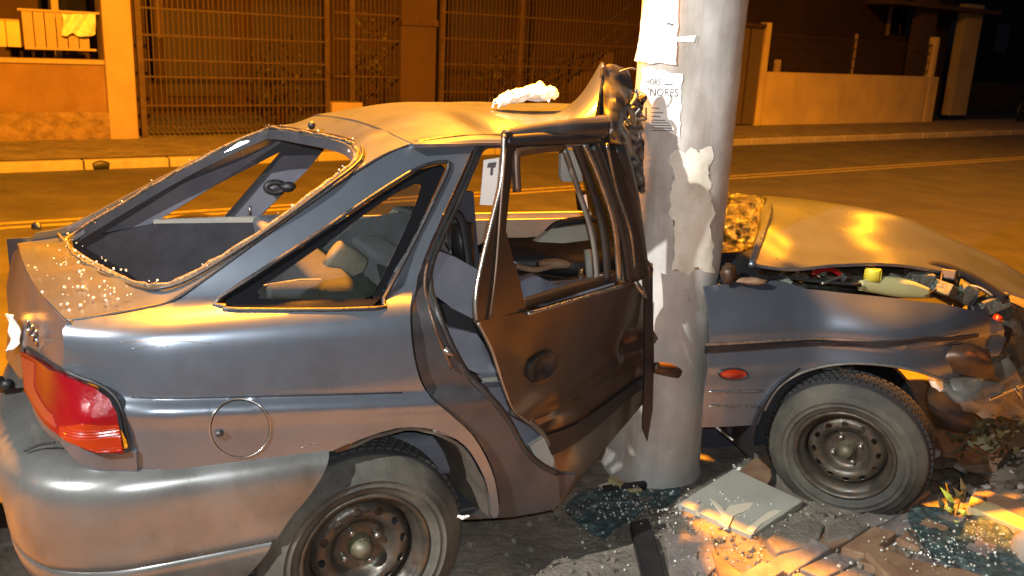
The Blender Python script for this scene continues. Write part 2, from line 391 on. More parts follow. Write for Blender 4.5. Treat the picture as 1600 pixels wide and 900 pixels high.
# near pavement: relief sheet
def grd(p):
    return .010*nz(p, 3)+.006*nz(p, 11, 5)+.003*nz(p, 31, 9)
vs = []; fs = []
NA, NB = 300, 170
a0, a1, b0_ = -2.2, 5.5, b_near-.02
for i in range(NA+1):
    for j in range(NB+1):
        p = RP(a0+(a1-a0)*i/NA, b0_-3.6*j/NB, 0); p[2] = grd(p)-.003; vs.append(p)
for i in range(NA):
    for j in range(NB): q = i*(NB+1)+j; fs.append((q, q+1, q+NB+2, q+NB+1))
tag(obj('near_pavement', vs, fs, SIDEW, None, smooth=True), kind='structure')
strip('near_pavement_outer', -60, a0, b_near-8, b_near-.02, -.004, SIDEW, 4, 2)
strip('near_pavement_outer', a1, 90, b_near-8, b_near-.02, -.004, SIDEW, 4, 2)
strip('near_pavement_outer', a0, a1, b_near-8, b_near-3.62, -.004, SIDEW, 4, 2)
kb = thing('near_kerb', 'worn concrete kerb under the car at the bottom left', 'kerb', RP(0, b_near, ZR))
x = -8.
while x < 12:
    box('kerb_stone', RP(x, b_near-.03+rnd.uniform(-.01, .01), ZR-.02), RU*.98, RV*.14, K*(.132+rnd.uniform(-.012, .008)), SLAB, kb, bevel=.02)
    x += 1.0
# ---------------- far left wall, pillar, railing
def wallbox(name, px0, px1, zlo, zhi, db0, db1, m, parent=None, py=150, **k):
    A = rab(WALL(px0, py, db0)); B = rab(WALL(px1, py, db0))
    return box(name, RP(A[0], b_wall+db0, zlo), RU*(B[0]-A[0]), RV*(db1-db0), K*(zhi-zlo), m, parent, **k)
zt = WALL(80, 92)[2]
t = thing('front_wall', 'orange lit plastered boundary wall left of the pale pillar', 'wall', WALL(80, 213))
wallbox('wall_face', -160, 168, .34, zt-.06, 0, .18, PLAST, t, py=120)
gw = []
A = rab(WALL(-160, 200)); B = rab(WALL(172, 200))
vs = []; fs = []
for i in range(91):
    for j in range(13):
        p = RP(A[0]+(B[0]-A[0])*i/90, b_wall-.02, -.02+.40*j/12); q = nz(p, 5)*.05+nz(p, 14)*.03
        p = p-RV*(.03+q*(1-j/14)); vs.append(p)
for i in range(90):
    for j in range(12): q = i*13+j; fs.append((q, q+13, q+14, q+1))
obj('rough_plinth', vs, fs, PLASTR, t, smooth=True, solid=.02)
wallbox('coping', -160, 170, zt-.06, zt, -.03, .22, PILL, t, py=92)
z0, z1 = WALL(90, 75)[2], WALL(90, 17)[2]
t = thing('balcony_railing', 'pale slatted railing panel above the orange lit wall, cloth hung on it', 'railing', WALL(90, 92, .12))
A = rab(WALL(36, 50, .1)); B = rab(WALL(148, 50, .1))
box('top_rail', RP(A[0]-.05, b_wall+.06, z1-.02), RU*(B[0]-A[0]+.12), RV*.08, K*.03, PILL, t)
box('bottom_rail', RP(A[0], b_wall+.07, z0-.03), RU*(B[0]-A[0]), RV*.06, K*.03, PILL, t)
k = 0; x = A[0]
while x < B[0]-.1:
    box('slat', RP(x, b_wall+.08, z0), RU*.125, RV*.03, K*(z1-z0-.02), PILL, t); x += .138
vs = []; fs = []
A2 = WALL(97, 20, .05); B2 = WALL(148, 50, .05)
g = []
for j in range(6):
    r = []
    for i in range(8):
        p = WALL(97+51*i/7, 22+32*j/5+rnd.uniform(-4, 4)*(j > 3), .04); p = p-RV*(.03+.03*math.sin(i*1.9+j)); r.append(p)
    g.append(r)
o = gloft('hung_cloth', g, GLUE, None, (3, 3), .01); tag(o, 'crumpled pale cloth hung over the railing next to the pillar', 'cloth')
t = thing('railing_panel', 'bright small railing panel at the far left edge above the wall', 'railing', WALL(10, 80, .1))
z0, z1 = WALL(10, 73)[2], WALL(10, 32)[2]
A = rab(WALL(-60, 50, .08)); B = rab(WALL(31, 50, .08)); x = A[0]
while x < B[0]-.06:
    box('slat', RP(x, b_wall+.06, z0), RU*.16, RV*.03, K*(z1-z0), YWALL, t); x += .172
box('rail', RP(A[0], b_wall+.05, z1), RU*(B[0]-A[0]), RV*.06, K*.02, PILL, t)
# house behind the left wall
t = thing('left_house', 'dim house front with dark openings behind the slatted railing', 'house', WALL(60, 90, 1.5))
A = rab(WALL(-300, 100, 1.5)); B = rab(WALL(230, 100, 1.5))
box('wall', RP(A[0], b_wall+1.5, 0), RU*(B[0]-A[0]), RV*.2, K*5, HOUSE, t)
for (x0, x1) in ((60, 76), (90, 140)):
    a = rab(WALL(x0, 10, 1.45)); b = rab(WALL(x1, 10, 1.45))
    box('window', RP(a[0], b_wall+1.46, 1.2), RU*(b[0]-a[0]), RV*.03, K*1.6, DGLASS, t)
A = rab(WALL(80, 10, .4)); box('post', RP(A[0], b_wall+.4, 1.0), RU*.09, RV*.09, K*2.5, PILL, t)
t = thing('gate_pillar', 'tall pale rendered pillar left of the barred gate', 'pillar', WALL(195, 213))
pa, pb = rab(WALL(172, 211, -.06))[0], rab(WALL(217, 213, -.06))[0]
box('shaft', RP(pa, b_wall-.08, -.02), RU*(pb-pa), RV*.45, K*4.5, PILL, t, bevel=.02)
# barred gates
def gate(label, px0, px1, ztop, rails_py, spacing, post_px, mat_=IRON):
    a, b = rab(WALL(px0, 150))[0], rab(WALL(px1, 150))[0]
    t = thing('barred_gate', label, 'gate', RP((a+b)/2, b_wall, 0))
    proto = None; x = a
    while x < b:
        if proto is None:
            proto = box('bar', RP(x, b_wall+.02, .05), RU*.014, RV*.014, K*(ztop-.05), mat_, t); base = np.array(proto.location); x0 = x
        else:
            c = proto.copy(); COL.objects.link(c); c.parent = t; c.location = base+RU*(x-x0+rnd.uniform(-.006, .006))
        x += spacing
    for py in rails_py:
        z = WALL((px0+px1)/2, py)[2]
        box('rail', RP(a, b_wall+.005, z-.012), RU*(b-a), RV*.045, K*.024, mat_, t)
    for px in post_px:
        q = rab(WALL(px, 150))[0]; box('post', RP(q-.04, b_wall-.01, 0), RU*.08, RV*.07, K*ztop, mat_, t)
gate('long dark barred gate from the pale pillar to the thin post', 219, 515, 4.2, (20, 60, 97, 122, 165), .074, (223, 512))
gate('narrow barred gate panel between thin post and brown pillar', 522, 622, 4.2, (22, 62, 120, 170), .074, (550,))
gate('tall barred gate panel right of the brown pillar behind the car roof', 686, 1040, 4.2, (30, 68, 105, 145, 175), .082, (690, 810, 1005))
t = thing('gate_pillar', 'dark brown square pillar between two barred gates', 'pillar', WALL(655, 200))
A, B = rab(WALL(626, 150))[0], rab(WALL(680, 150))[0]
box('shaft', RP(A, b_wall, 0), RU*(B-A), RV*.4, K*4.5, HOUSE, t, bevel=.01)
box('band', RP(A-.02, b_wall-.03, WALL(650, 40)[2]), RU*(B-A+.04), RV*.1, K*.10, RUST, t)
t = thing('gate_plinth', 'low pale plinth block at the foot of the barred gate', 'plinth', WALL(540, 180))
box('block', RP(rab(WALL(517, 150))[0], b_wall-.05, 0), RU*.55, RV*.3, K*(WALL(530, 160)[2]), PILL, t, bevel=.01)
# house behind the gates, with steps and bushes
t = thing('house_behind_gates', 'reddish brown house front behind the tall barred gates', 'house', WALL(600, 200, 3))
A = rab(WALL(150, 100, 3.2))[0]; B = rab(WALL(1330, 100, 3.2))[0]
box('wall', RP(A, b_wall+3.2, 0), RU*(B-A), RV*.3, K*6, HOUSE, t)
for (x0, x1, y0, y1, m) in ((260, 360, 20, 150, DARKIRON), (400, 505, 10, 170, DARKIRON), (700, 780, 0, 60, DARKIRON), (1105, 1180, -20, 60, HOUSE2)):
    a, b = WALL(x0, y1, 3.15), WALL(x1, y0, 3.15)
    box('door' if y1 > 100 else 'window', RP(rab(a)[0], b_wall+3.15, max(0, a[2])), RU*(rab(b)[0]-rab(a)[0]), RV*.04, K*(b[2]-a[2]), m, t)
box('column', RP(rab(WALL(243, 60, 1.2))[0], b_wall+1.2, 1.4), RU*.12, RV*.12, K*3, HOUSE2, t)
t = thing('outside_staircase', 'outside staircase with a dark handrail behind the gate near the pole', 'staircase', WALL(900, 190, 1.5))
A = rab(WALL(830, 150, 1.2))[0]
for i in range(8):
    box('step', RP(A+i*.28, b_wall+1.3, 0), RU*.3, RV*1.2, K*(.3+.17*i), HOUSE2, t)
for dz in (.45, .75, 1.05):
    tube('handrail', [RP(A-.9, b_wall+1.2, dz+.25), RP(A+.6, b_wall+1.2, dz+.35), RP(A+2.6, b_wall+1.2, dz+1.5)], .022, DARKIRON, t, 6)
for q in (-.9, .0, .9, 1.7): tube('baluster', [RP(A+q, b_wall+1.2, .2), RP(A+q, b_wall+1.2, 1.5+.5*max(q, 0))], .02, DARKIRON, t, 6, n=1)
strip('gate_yard', A-14, A+12, b_wall+.3, b_wall+3.2, 0.02, SIDEW, 4, 2)
# bushes
def bush(label, px, db, r, h, m, n=240, zc=.0):
    c = WALL(px, 190, db); c[2] = zc
    t = thing('bush', label, 'bush', c, 'bushes behind the barred gates')
    mb = MB(); st = MB()
    for k in range(7):
        e = c+np.array([rnd.uniform(-r, r)*.6, rnd.uniform(-r, r)*.4, h*rnd.uniform(.5, .95)])
        v, f = tubev([c, (c+e)/2+np.array([rnd.uniform(-.05, .05), 0, .05]), e], [.02, .014, .006], 5); st.add(v, f)
    for k in range(n):
        d = np.array([rnd.gauss(0, 1), rnd.gauss(0, 1), rnd.gauss(0, 1)]); d /= np.linalg.norm(d); q = rnd.random()**.4
        p = c+K*h*.55+d*np.array([r, r*.7, h*.5])*q*(1+.3*nz(d, 2.2, px))
        s = rnd.uniform(.03, .07); a = np.array([rnd.gauss(0, 1) for _ in range(3)]); a /= np.linalg.norm(a); b = np.cross(a, d); b /= np.linalg.norm(b)+1e-6
        mb.add([p-a*s, p+b*s*.45, p+a*s, p-b*s*.45], [(0, 1, 2, 3)])
    o = mb.build('foliage', m, t); o['kind'] = 'stuff'; st.build('stem', RUST, t)
t = thing('sky_mask', 'added dark mass with windows covering the sky in the upper right corner', 'house', WALL(1620, 130, 9))
A = rab(WALL(1440, 60, 9))[0]
box('wall', RP(A, b_wall+9, 0), RU*40, RV*.4, K*9, DNAVY, t); box('roof', RP(A-.4, b_wall+8.6, 9), RU*41, RV*1.5, K*.3, DNAVY, t)  # dark house shape made up to hide the brighter world colour
for q in (2, 6, 10, 16): box('window', RP(A+q, b_wall+8.96, 2.2), RU*1.2, RV*.05, K*1.3, DGLASS, t)
bush('dark shrub low behind the long gate near its thin post', 440, .9, .9, 1.5, LEAFD)
bush('dim olive shrub behind the narrow gate panel', 580, .8, .55, 2.2, LEAFD, 260)
bush('large olive shrub behind the gate right of the brown pillar', 770, 1.0, .8, 1.7, LEAFD, 300)
# right part: door, cream wall, posts, fence
t = thing('metal_door', 'dark brown metal door just right of the utility pole across the road', 'door', WALL(1170, 195))
A, B = rab(WALL(1120, 150))[0], rab(WALL(1187, 190))[0]
ztp = WALL(1170, 40)[2]
box('leaf', RP(A, b_wall+.05, .03), RU*(B-A), RV*.05, K*(ztp-.05), WOODD, t)
box('frame', RP(A, b_wall+.0, ztp-.02), RU*(B-A), RV*.1, K*.08, IRON, t)
for q in (.25, .6): box('rib', RP(A+(B-A)*q, b_wall+.03, .05), RU*.03, RV*.02, K*(ztp-.1), IRON, t)
t = thing('cream_front_wall', 'long low cream painted garden wall across the road at right', 'wall', WALL(1320, 193))
A, B = rab(WALL(1190, 194))[0], rab(WALL(1456, 190))[0]
zw = WALL(1320, 116)[2]
box('wall_face', RP(A, b_wall, 0), RU*(B-A), RV*.16, K*zw, YWALL, t, bevel=.01)
for px, nm, py in ((1196, 'post', 35), (1460, 'post', 58)):
    q = rab(WALL(px-7, 120))[0]; box(nm, RP(q, b_wall-.02, -.0), RU*.16, RV*.2, K*WALL(px, py)[2], YWALL, t, bevel=.01)
q = rab(WALL(1208, 110, .1))[0]; box('meter_box', RP(q, b_wall+.03, zw), RU*.17, RV*.1, K*.28, PILL, t, bevel=.01)
t = thing('fence_on_wall', 'dark wire fence with thin rails standing on the cream wall', 'fence', RP((A+B)/2, b_wall+.08, zw))
zf = WALL(1330, 62)[2]
for z in np.linspace(zw+.15, zf, 4): box('rail', RP(A+.1, b_wall+.07, z), RU*(B-A-.1), RV*.02, K*.02, DARKIRON, t)
proto = None; x = A+.15
while x < B:
    if proto is None: proto = box('bar', RP(x, b_wall+.075, zw), RU*.012, RV*.012, K*(zf-zw), DARKIRON, t); base = np.array(proto.location); x0 = x
    else: c = proto.copy(); COL.objects.link(c); c.parent = t; c.location = base+RU*(x-x0)
    x += .11
q = rab(WALL(1335, 80, .1))[0]; box('post', RP(q, b_wall+.09, zw), RU*.05, RV*.05, K*(zf-zw+.15), PILL, t)
t = thing('right_house', 'dim brown house with dark window and pale column behind the cream wall', 'house', WALL(1300, 190, 2.5))
A = rab(WALL(1140, 100, 2.5))[0]; B = rab(WALL(1475, 100, 2.5))[0]
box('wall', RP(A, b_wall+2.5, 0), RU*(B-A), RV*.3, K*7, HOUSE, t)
a, b = WALL(1388, 52, 2.45), WALL(1436, -60, 2.45)
f = box('window', RP(rab(a)[0], b_wall+2.44, a[2]), RU*(rab(b)[0]-rab(a)[0]), RV*.05, K*(b[2]-a[2]), DGLASS, t)
box('frame', RP(rab(a)[0]-.08, b_wall+2.42, a[2]-.06), RU*.08, RV*.07, K*(b[2]-a[2]), PILL, f)
box('frame', RP((rab(a)[0]+rab(b)[0])/2, b_wall+2.42, a[2]), RU*.04, RV*.02, K*(b[2]-a[2]), HOUSE2, f)
t = thing('porch', 'open porch with pale square columns and a thin slab roof at far right', 'porch', WALL(1500, 130, 2))
for px0, px1, py in ((1432, 1466, 150), (1502, 1536, 129)):
    a, b = rab(WALL(px0, 80, 1.8))[0], rab(WALL(px1, 60, 1.8))[0]
    box('column', RP(a, b_wall+1.8, 0), RU*(b-a)*.8, RV*.3, K*3.4, YWALL if px0 > 1500 else HOUSE2, t)
a, b = WALL(1395, 6, 1.6), WALL(1562, 14, 1.6)
box('roof_slab', RP(rab(a)[0], b_wall+1.5, a[2]), RU*(rab(b)[0]-rab(a)[0]), RV*1.2, K*.12, HOUSE2, t)
t = thing('back_wall', 'dark low brick wall beyond the porch at the right edge', 'wall', WALL(1560, 190, 3))
A = rab(WALL(1462, 150, 3.5))[0]
box('wall_face', RP(A, b_wall+3.5, 0), RU*14, RV*.2, K*1.0, HOUSE, t)
# parked motorcycle at the right edge
mc = WALL(1608, 200, -.3); mc[2] = 0
t = thing('parked_motorcycle', 'small dark motorcycle parked on the far pavement at the right edge', 'motorcycle', mc)
for q in (-.6, .6):
    c = mc+RU*q+K*.3; P = [c+RU*math.cos(a)*.27+K*math.sin(a)*.27 for a in np.linspace(0, 2*math.pi, 16, endpoint=False)]
    tube('wheel', P, .05, RUBBER, t, 6, closed=True, n=1)
tube('frame', [mc+RU*-.6+K*.3, mc+RU*-.2+K*.45, mc+RU*.25+K*.75, mc+RU*.6+K*.3], .04, DARKIRON, t, 6)
tube('seat', [mc+RU*-.65+K*.8, mc+RU*-.3+K*.75, mc+RU*.0+K*.78], .09, BLACK, t, 8, flat=.8)
tube('fuel_tank', [mc+RU*.0+K*.8, mc+RU*.2+K*.86, mc+RU*.42+K*.84], [.09, .14, .08], RUST, t, 8)
tube('engine', [mc+RU*-.15+K*.35, mc+RU*.15+K*.4], .14, ENG, t, 8)
tube('handlebar', [mc+RU*.4+K*1.0-RV*.3, mc+RU*.45+K*.95, mc+RU*.4+K*1.0+RV*.3], .02, METAL, t, 6)
lathe('headlight', [(.0, .04), (.07, .03), (.09, 0), (.05, -.06), (0, -.07)], METAL, Matrix.Translation(mc+RU*.6+K*.85) @ Euler((0, R_(90), RY)).to_matrix().to_4x4(), t, 12)
# ================================================================== CAR
car = thing('wrecked_car', 'crushed grey hatchback wrapped round the concrete utility pole', 'car', (-.2, 2.6, 0))
ZS = np.array([.15, .3, .45, .6, .70, .76, .84, .90, .930, .950, .963, .976, 1.0, 1.02, 1.36]); WS = np.array([.035, .014, .0, -.012, -.014, -.014, -.002, .008, .018, .034, .062, .09, .102, .111, .245])
def zc(s): return .792-.07*np.clip((s+.56)/.67, -.3, 1.3)
def wside(s, z):
    s = np.asarray(s, float); z = np.asarray(z, float)
    q = sum(np.interp(z+dz_, ZS, WS) for dz_ in np.linspace(-.010, .010, 5))/5
    d = z-zc(s)
    q = q+.012*(1/(1+np.exp(-(d+.004)/.0045)))*np.clip((.15-d)/.15, 0, 1)+.004*np.exp(-(d/.008)**2)
    q = q-.007*np.exp(-((d+.03)/.022)**2)
    q = q+1.6*np.maximum(0, -(s+.44))**2*np.clip((1.3-z)/.5, 0, 1)
    return q
FS = Frame(RO, U, K, -V)
def side(x, y, off=0.):
    wv = 0.
    for _ in range(90):
        s, _w, z = toS(W(x, y, wv)); nw = float(wside(s, z))+off; wv = wv*.86+nw*.14
    return W(x, y, wv)
hside = lambda ab: -wside(ab[:, 0], ab[:, 1])
def sm(l, k=3): return [tuple(p) for p in cr(np.array(l, float), k, True)]
def sd(l, off=0.): return [side(x, y, off) for x, y in l]
# quarter panel ----------------------------------------------------
qo = [(105, 503), (180, 492), (268, 473), (310, 447), (400, 382), (500, 310), (590, 251), (646, 227), (741, 215), (735, 240), (716, 283), (692, 335),
      (668, 390), (650, 440), (641, 480), (644, 540), (655, 590), (672, 620), (700, 645), (738, 680), (766, 730), (778, 780), (778, 806), (768, 806), (764, 770), (752, 735),
      (725, 695), (680, 672), (620, 669), (545, 693), (500, 709), (360, 727), (215, 743), (213, 706), (201, 700), (194, 665), (188, 634), (176, 614), (152, 601), (120, 596), (99, 588), (100, 545)]
win = [(344, 466), (352, 478), (372, 484), (585, 482), (600, 466), (640, 392), (676, 318), (701, 262), (692, 253), (655, 262), (592, 300), (480, 376)]
cap = cr([(375+47.5*math.cos(a)*1.0, 669+46*math.sin(a)) for a in np.linspace(0, 2*math.pi, 20, endpoint=False)], 2, True)
crx = [(s_, float(zc(s_))+d_) for s_ in np.arange(-.62, .36, .012) for d_ in (-.024, -.014, -.007, -.001, .006, .014)]
quarter = panel('rear_quarter_panel', FS, sd(sm(qo)), PAINT, car, hside, extra=crx, holes=[sd(win), sd(cap)], step=.0125, solid=.012)
fc = [(375+(x-375)*.95, 669+(y-669)*.95) for x, y in cap]
flap = panel('fuel_flap', FS, sd(fc), PAINT, car, lambda ab: hside(ab)+.0025, step=.012, solid=.012, extra=crx)
v, f = tubev([side(338, 678, -.004), side(349, 676, -.006)], [.009, .006], 8); obj('finger_notch', v, f, RUBBER, flap, smooth=True)
tube('fuel_flap_edge', sd(cap, -.0015), .0022, METAL, car, 6, closed=True, n=1)
for (xa, ya, xb, yb) in ((186, 536, 250, 534), (250, 534, 330, 537), (205, 545, 262, 541), (470, 700, 500, 694)): tube('scratch', sd([(xa, ya), ((xa+xb)/2, (ya+yb)/2-2), (xb, yb)], -.0004), .0009, METAL, quarter, 5)
crl = [S3(s_, float(wside(s_, float(zc(s_))+.004))-.0005, float(zc(s_))+.004) for s_ in np.arange(-.54, .10, .03)]
tube('crease_shade_line', crl, .0022, BLACK, quarter, 6, n=2)  # black tube draws the shade in the panel crease
# back plate behind gaps so the seams read dark
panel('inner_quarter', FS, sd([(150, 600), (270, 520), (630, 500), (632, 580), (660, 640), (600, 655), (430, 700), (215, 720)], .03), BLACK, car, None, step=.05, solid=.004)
# window: ceramic border and glass
wb = [(348, 466), (356, 476), (372, 481), (583, 479), (597, 464), (637, 391), (673, 318), (697, 264), (690, 257), (655, 266), (594, 304), (482, 380)]
wi = [(408, 462), (405, 452), (440, 428), (520, 372), (600, 315), (640, 292), (656, 288), (657, 298), (640, 345), (600, 430), (584, 462), (570, 468), (420, 468)]
panel('window_border', FS, sd(wb), CERAMIC, car, lambda ab: hside(ab)-.004, holes=[sd(wi)], step=.02, solid=.003)
panel('quarter_glass', FS, sd([(x+(500-x)*.0+0, y) for x, y in wi]), GLASS, car, lambda ab: hside(ab)-.006, step=.03, solid=0)
wc = np.array(sd(win, -.003)); tube('window_seal', wc, .006, RUBBER, car, 6, closed=True, n=3)
# door jamb, recessed
jo = [(741, 216), (790, 207), (790, 222), (752, 228), (735, 262), (712, 318), (690, 365), (672, 410), (668, 445), (682, 492), (702, 540), (728, 585), (762, 620),
      (790, 655), (815, 700), (840, 728), (868, 742), (872, 770), (866, 792), (782, 806), (779, 780), (768, 730), (740, 680), (702, 645), (674, 620), (657, 590), (646, 540), (643, 480), (652, 440), (670, 390), (694, 335), (718, 283), (737, 240)]
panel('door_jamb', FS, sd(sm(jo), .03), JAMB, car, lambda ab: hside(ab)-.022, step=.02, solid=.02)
tube('door_seal', sd([(790, 224), (755, 230), (738, 262), (714, 318), (692, 365), (674, 410), (671, 445), (685, 492), (705, 540), (731, 585), (765, 620), (793, 655), (818, 700), (843, 725), (868, 738)], .028), .010, RUBBER, car, 8)
tube('jamb_wiring', sd([(668, 410), (664, 450), (676, 500), (690, 540), (706, 575)], .012), .005, RUST, car, 6)
tube('door_striker', [side(694, 545, .01), side(706, 556, .01)], .008, METAL, car, 8, n=1)
# rocker sill
ro_ = [(770, 748), (868, 742), (900, 742), (868, 796), (800, 808), (728, 812), (720, 806), (768, 800)]
rk = [side(x, y, .03) for x, y in ro_]
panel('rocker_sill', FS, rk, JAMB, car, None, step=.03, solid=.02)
# wheel arch liner and inner edge
lc = side(572, 868, 0)
ap = [(392, 880), (440, 795), (500, 714), (548, 696), (620, 672), (680, 676), (724, 699), (751, 739), (764, 775), (768, 806)]
g = []
for wv, k_ in ((.008, 1.), (.05, .985), (.2, .93), (.42, .88)):
    g.append([side(lc_x, lc_y, wv) if False else side(lc_x, lc_y, .004)*k_+side(572, 868, .004)*(1-k_)+V*wv for lc_x, lc_y in ap])
gloft('arch_liner', g, LINER, car, (3, 4), .008, bump=lambda p: V*.012*nz(p, 8)+K*.006*nz(p, 20))
tube('torn_arch_lip', sd([(776, 790), (770, 748), (752, 712), (720, 686), (676, 672)], .012), .006, PAINTD, car, 6)
box('lip_tab', side(524, 690, .004), side(547, 683, .004)-side(524, 690, .004), side(524, 708, .004)-side(524, 690, .004), V*.01, RUST, car)
v, f = tubev([side(716, 806, -.01), side(722, 809, -.012), side(733, 806, -.01)], [.004, .006, .003], 6); obj('white_paper_scrap', v, f, PAPER, car)
# ---- hatch: ring around the opening and ledge -----------------------------
FT = Frame(RO, U, V, K)
def topz(s, w_):
    P = [(-1.0, .82), (-.82, .935), (-.66, .963), (-.52, .995), (-.45, 1.02), (-.2, 1.165), (.04, 1.292), (.18, 1.328), (.4, 1.34)]
    sk = .15*np.clip((.1-s)/.6, 0, 1)*(w_-.2)/1.15
    q = np.interp(s+sk, [p[0] for p in P], [p[1] for p in P])
    cw = np.clip((w_-.16)/1.2, 0, 1)
    return q-(.06-.035*np.clip((s+.3)/.4,0,1))*(w_-.15)+.028*np.sin(np.pi*cw)
def top(x, y, off=0.):
    z = 1.0
    for _ in range(40):
        s, w_, _z = toS(Z(x, y, z)); z = z*.6+.4*(float(topz(s, w_))+off)
    return Z(x, y, z)
edge = [(268, 472), (310, 446), (400, 381), (500, 309), (590, 250), (645, 226)]
edge = [tuple(p) for p in cr(np.array(edge, float), 8)]
near3 = [side(x-3, y-3) for x, y in edge]
near0 = [side(x, y-2.5) for x, y in cr(np.array([(105, 502), (140, 498), (180, 491), (225, 483)], float), 3)]
def S3t(s, w_, off=0): return S3(s, w_, float(topz(s, w_))+off)
far3 = [S3t(.178, .6), S3t(.178, 1.0), S3t(.17, 1.28), S3(.13, 1.36, 1.255), S3(-.1, 1.40, 1.11), S3(-.4, 1.47, .94), S3(-.62, 1.50, .865), S3(-.80, 1.46, .85)]
_t0, _t1 = side(105, 502), W(30, 385, 1.05)
tail3 = [_t1]+[_t1*(1-t_)+_t0*t_-U*.02*math.sin(math.pi*t_) for t_ in (.25, .5, .75)]
hole_px = [(108, 374, 1.30), (140, 352, 1.32), (245, 289, 1.31), (330, 243, 1.29), (405, 209, 1.24), (428, 203, 1.16), (470, 209, .95), (520, 218, .68), (548, 228, .48), (556, 243, .30), (545, 262, .24), (500, 296, .2), (400, 368, .17), (300, 430, .155), (250, 446, .17), (222, 445, .24)]
hole3 = [W(*p) for p in hole_px]
hb0, hb1 = hole3[-1], hole3[0]
for t_ in (.2, .4, .6, .8): hole3.append(hb0*(1-t_)+hb1*t_-U*.05*math.sin(math.pi*t_)*1.0)
ta0, ta1 = near0[0], W(30, 385, 1.05)
inn_h = []
for t_ in (.15, .4, .65, .9):
    a_, b_ = hb0*(1-t_)+hb1*t_-U*.05*math.sin(math.pi*t_), ta0*(1-t_)+ta1*t_-U*.02*math.sin(math.pi*t_)
    for k_ in (.35, .7): inn_h.append(a_*(1-k_)+b_*k_+K*.006)
outl = near0+near3+far3+tail3
sq = [side(x-1.5, y-1.5, .004) for x, y in cr(np.array([(105, 502), (140, 498), (180, 491), (225, 483)]+[(268, 472), (310, 446), (400, 381), (500, 309), (590, 250), (645, 226)], float), 8)]
tube('shut_line_dark', sq, .0045, RUBBER, car, 6, n=1)  # black tube laid in so the tailgate gap reads dark
def shrink(L, k):
    c = np.mean(L, 0); return [p+(p-c)*k for p in L]
ringo = shrink(hole3, .045)
hatch = panel('tailgate', FT, outl, PAINT, car, None, inner=inn_h+[S3t(.12, .45)], holes=[hole3], step=.018, solid=.012, smooth_out='outer')
# inner flange of the opening (what held the glass)
HO = cr(np.array(hole3), 4, True); HI = cr(np.array(shrink(hole3, -.010))-K*.03, 4, True)
MBq = MB(); n_ = len(HO); MBq.add(list(HO)+list(HI), [(i, (i+1) % n_, n_+(i+1) % n_, n_+i) for i in range(n_)])
MBq.build('window_flange', DARKIN, hatch, smooth=True, solid=.006)
R2 = cr(np.array(shrink(hole3, .012))+K*.004, 6, True)
vv = []
for i, p in enumerate(R2): vv.append(p+K*.004*nz(p, 30)+U*.006*nz(p, 22, 3))
v, f = tubev(vv, [.0065+.005*nz(p, 40, 2)+.003*nz(p, 9, 4) for p in vv], 7, True, .6); obj('glue_seal', v, f, SEALD, hatch, smooth=True)
R3 = cr(np.array(shrink(hole3, .042))+K*.003, 4, True)
v, f = tubev(R3, .005, 6, True); obj('window_rubber', v, f, RUBBER, hatch, smooth=True)
# rear wiper trim strip below the glass
tube('lower_glass_strip', [p+K*.008 for p in (W(92, 372, 1.32), W(110, 392, 1.1), W(140, 414, .78), W(175, 433, .5), W(200, 446, .34))], .012, PAINTD, hatch, 6, flat=.5)
tube('washer_nozzle', [top(487, 197, .004), top(487, 195, .014)], .012, BLACK, hatch, 8, n=1)
tube('wiper_stub', [W(52, 357, 1.25), W(57, 352, 1.24), W(62, 358, 1.22)], [.008, .013, .006], BLACK, hatch, 8)
# tail face ------------------------------------------------------------
FA = Frame(RO, V, K, -U)
tf = [(105, 504, .095), (30, 386, 1.05), (20, 395, 1.15), (10, 445, 1.1), (14, 500, .95), (9, 560, .95), (35, 596, .55), (55, 650, .28), (80, 683, .14), (95, 692, .10), (96, 640, .085), (97, 585, .085)]
tf3 = [W(*p) for p in tf]; tf3[1:1] = [_t0*(1-t_)+_t1*t_-U*.02*math.sin(math.pi*t_)-K*.004 for t_ in (.25, .5, .75)]
tailp = panel('tailgate_face', FA, tf3, PAINT, car, None, inner=[W(60, 520, .45), W(70, 600, .25)], step=.02, solid=.01)
# corner strip under / around lamp
low = [(97, 640, .085), (95, 694, .085), (120, 722, .05), (150, 739, .02), (215, 744, -.005), (213, 706, -.008), (200, 704, -.005), (155, 703, .015), (120, 690, .05)]
panel('lamp_surround', Frame(RO, (U-V)/2**.5, K, -(U+V)/2**.5), [W(*p) for p in low], PAINT, car, None, step=.015, solid=.01)
# tail lamp: wraps from face to side
lampo = [(38, 545, .50), (60, 556, .36), (97, 577, .09), (125, 590, .045), (155, 601, .025), (178, 618, .012), (190, 640, .004), (196, 670, .0), (201, 703, -.004), (160, 703, .005), (130, 692, .02), (95, 672, .07), (65, 640, .2), (45, 606, .36)]
FL = Frame(RO, (U*.75-V*.66), K, -(U*.66+V*.75))
L3 = [W(*p) for p in lampo]
lampin = [W(110, 630, .055), W(150, 650, .0), W(75, 600, .2)]
A_ = FL.to(np.array(L3)); AI = FL.to(np.array(lampin)); AA = np.concatenate([A_, AI]); hl_ = TPS(AA[:, :2], AA[:, 2]+.018)
tl = panel('tail_lamp', FL, L3, RED, car, hl_, step=.01, solid=.02, smooth_out=False)
org = [(104, 660, .06), (140, 656, .01), (194, 660, .0), (199, 700, -.004), (160, 701, .005), (130, 690, .02), (106, 675, .06)]
def ribs(p): return .0012*math.sin(p[2]*2*math.pi/.0075)
panel('orange_lens', FL, [W(*p) for p in org], ORANGE, tl, lambda ab: hl_(ab)+.002, step=.004, solid=.004, bump=ribs)
clr = [(42, 552, .48), (62, 563, .34), (64, 600, .28), (98, 640, .1), (100, 662, .07), (70, 636, .19), (48, 602, .35)]
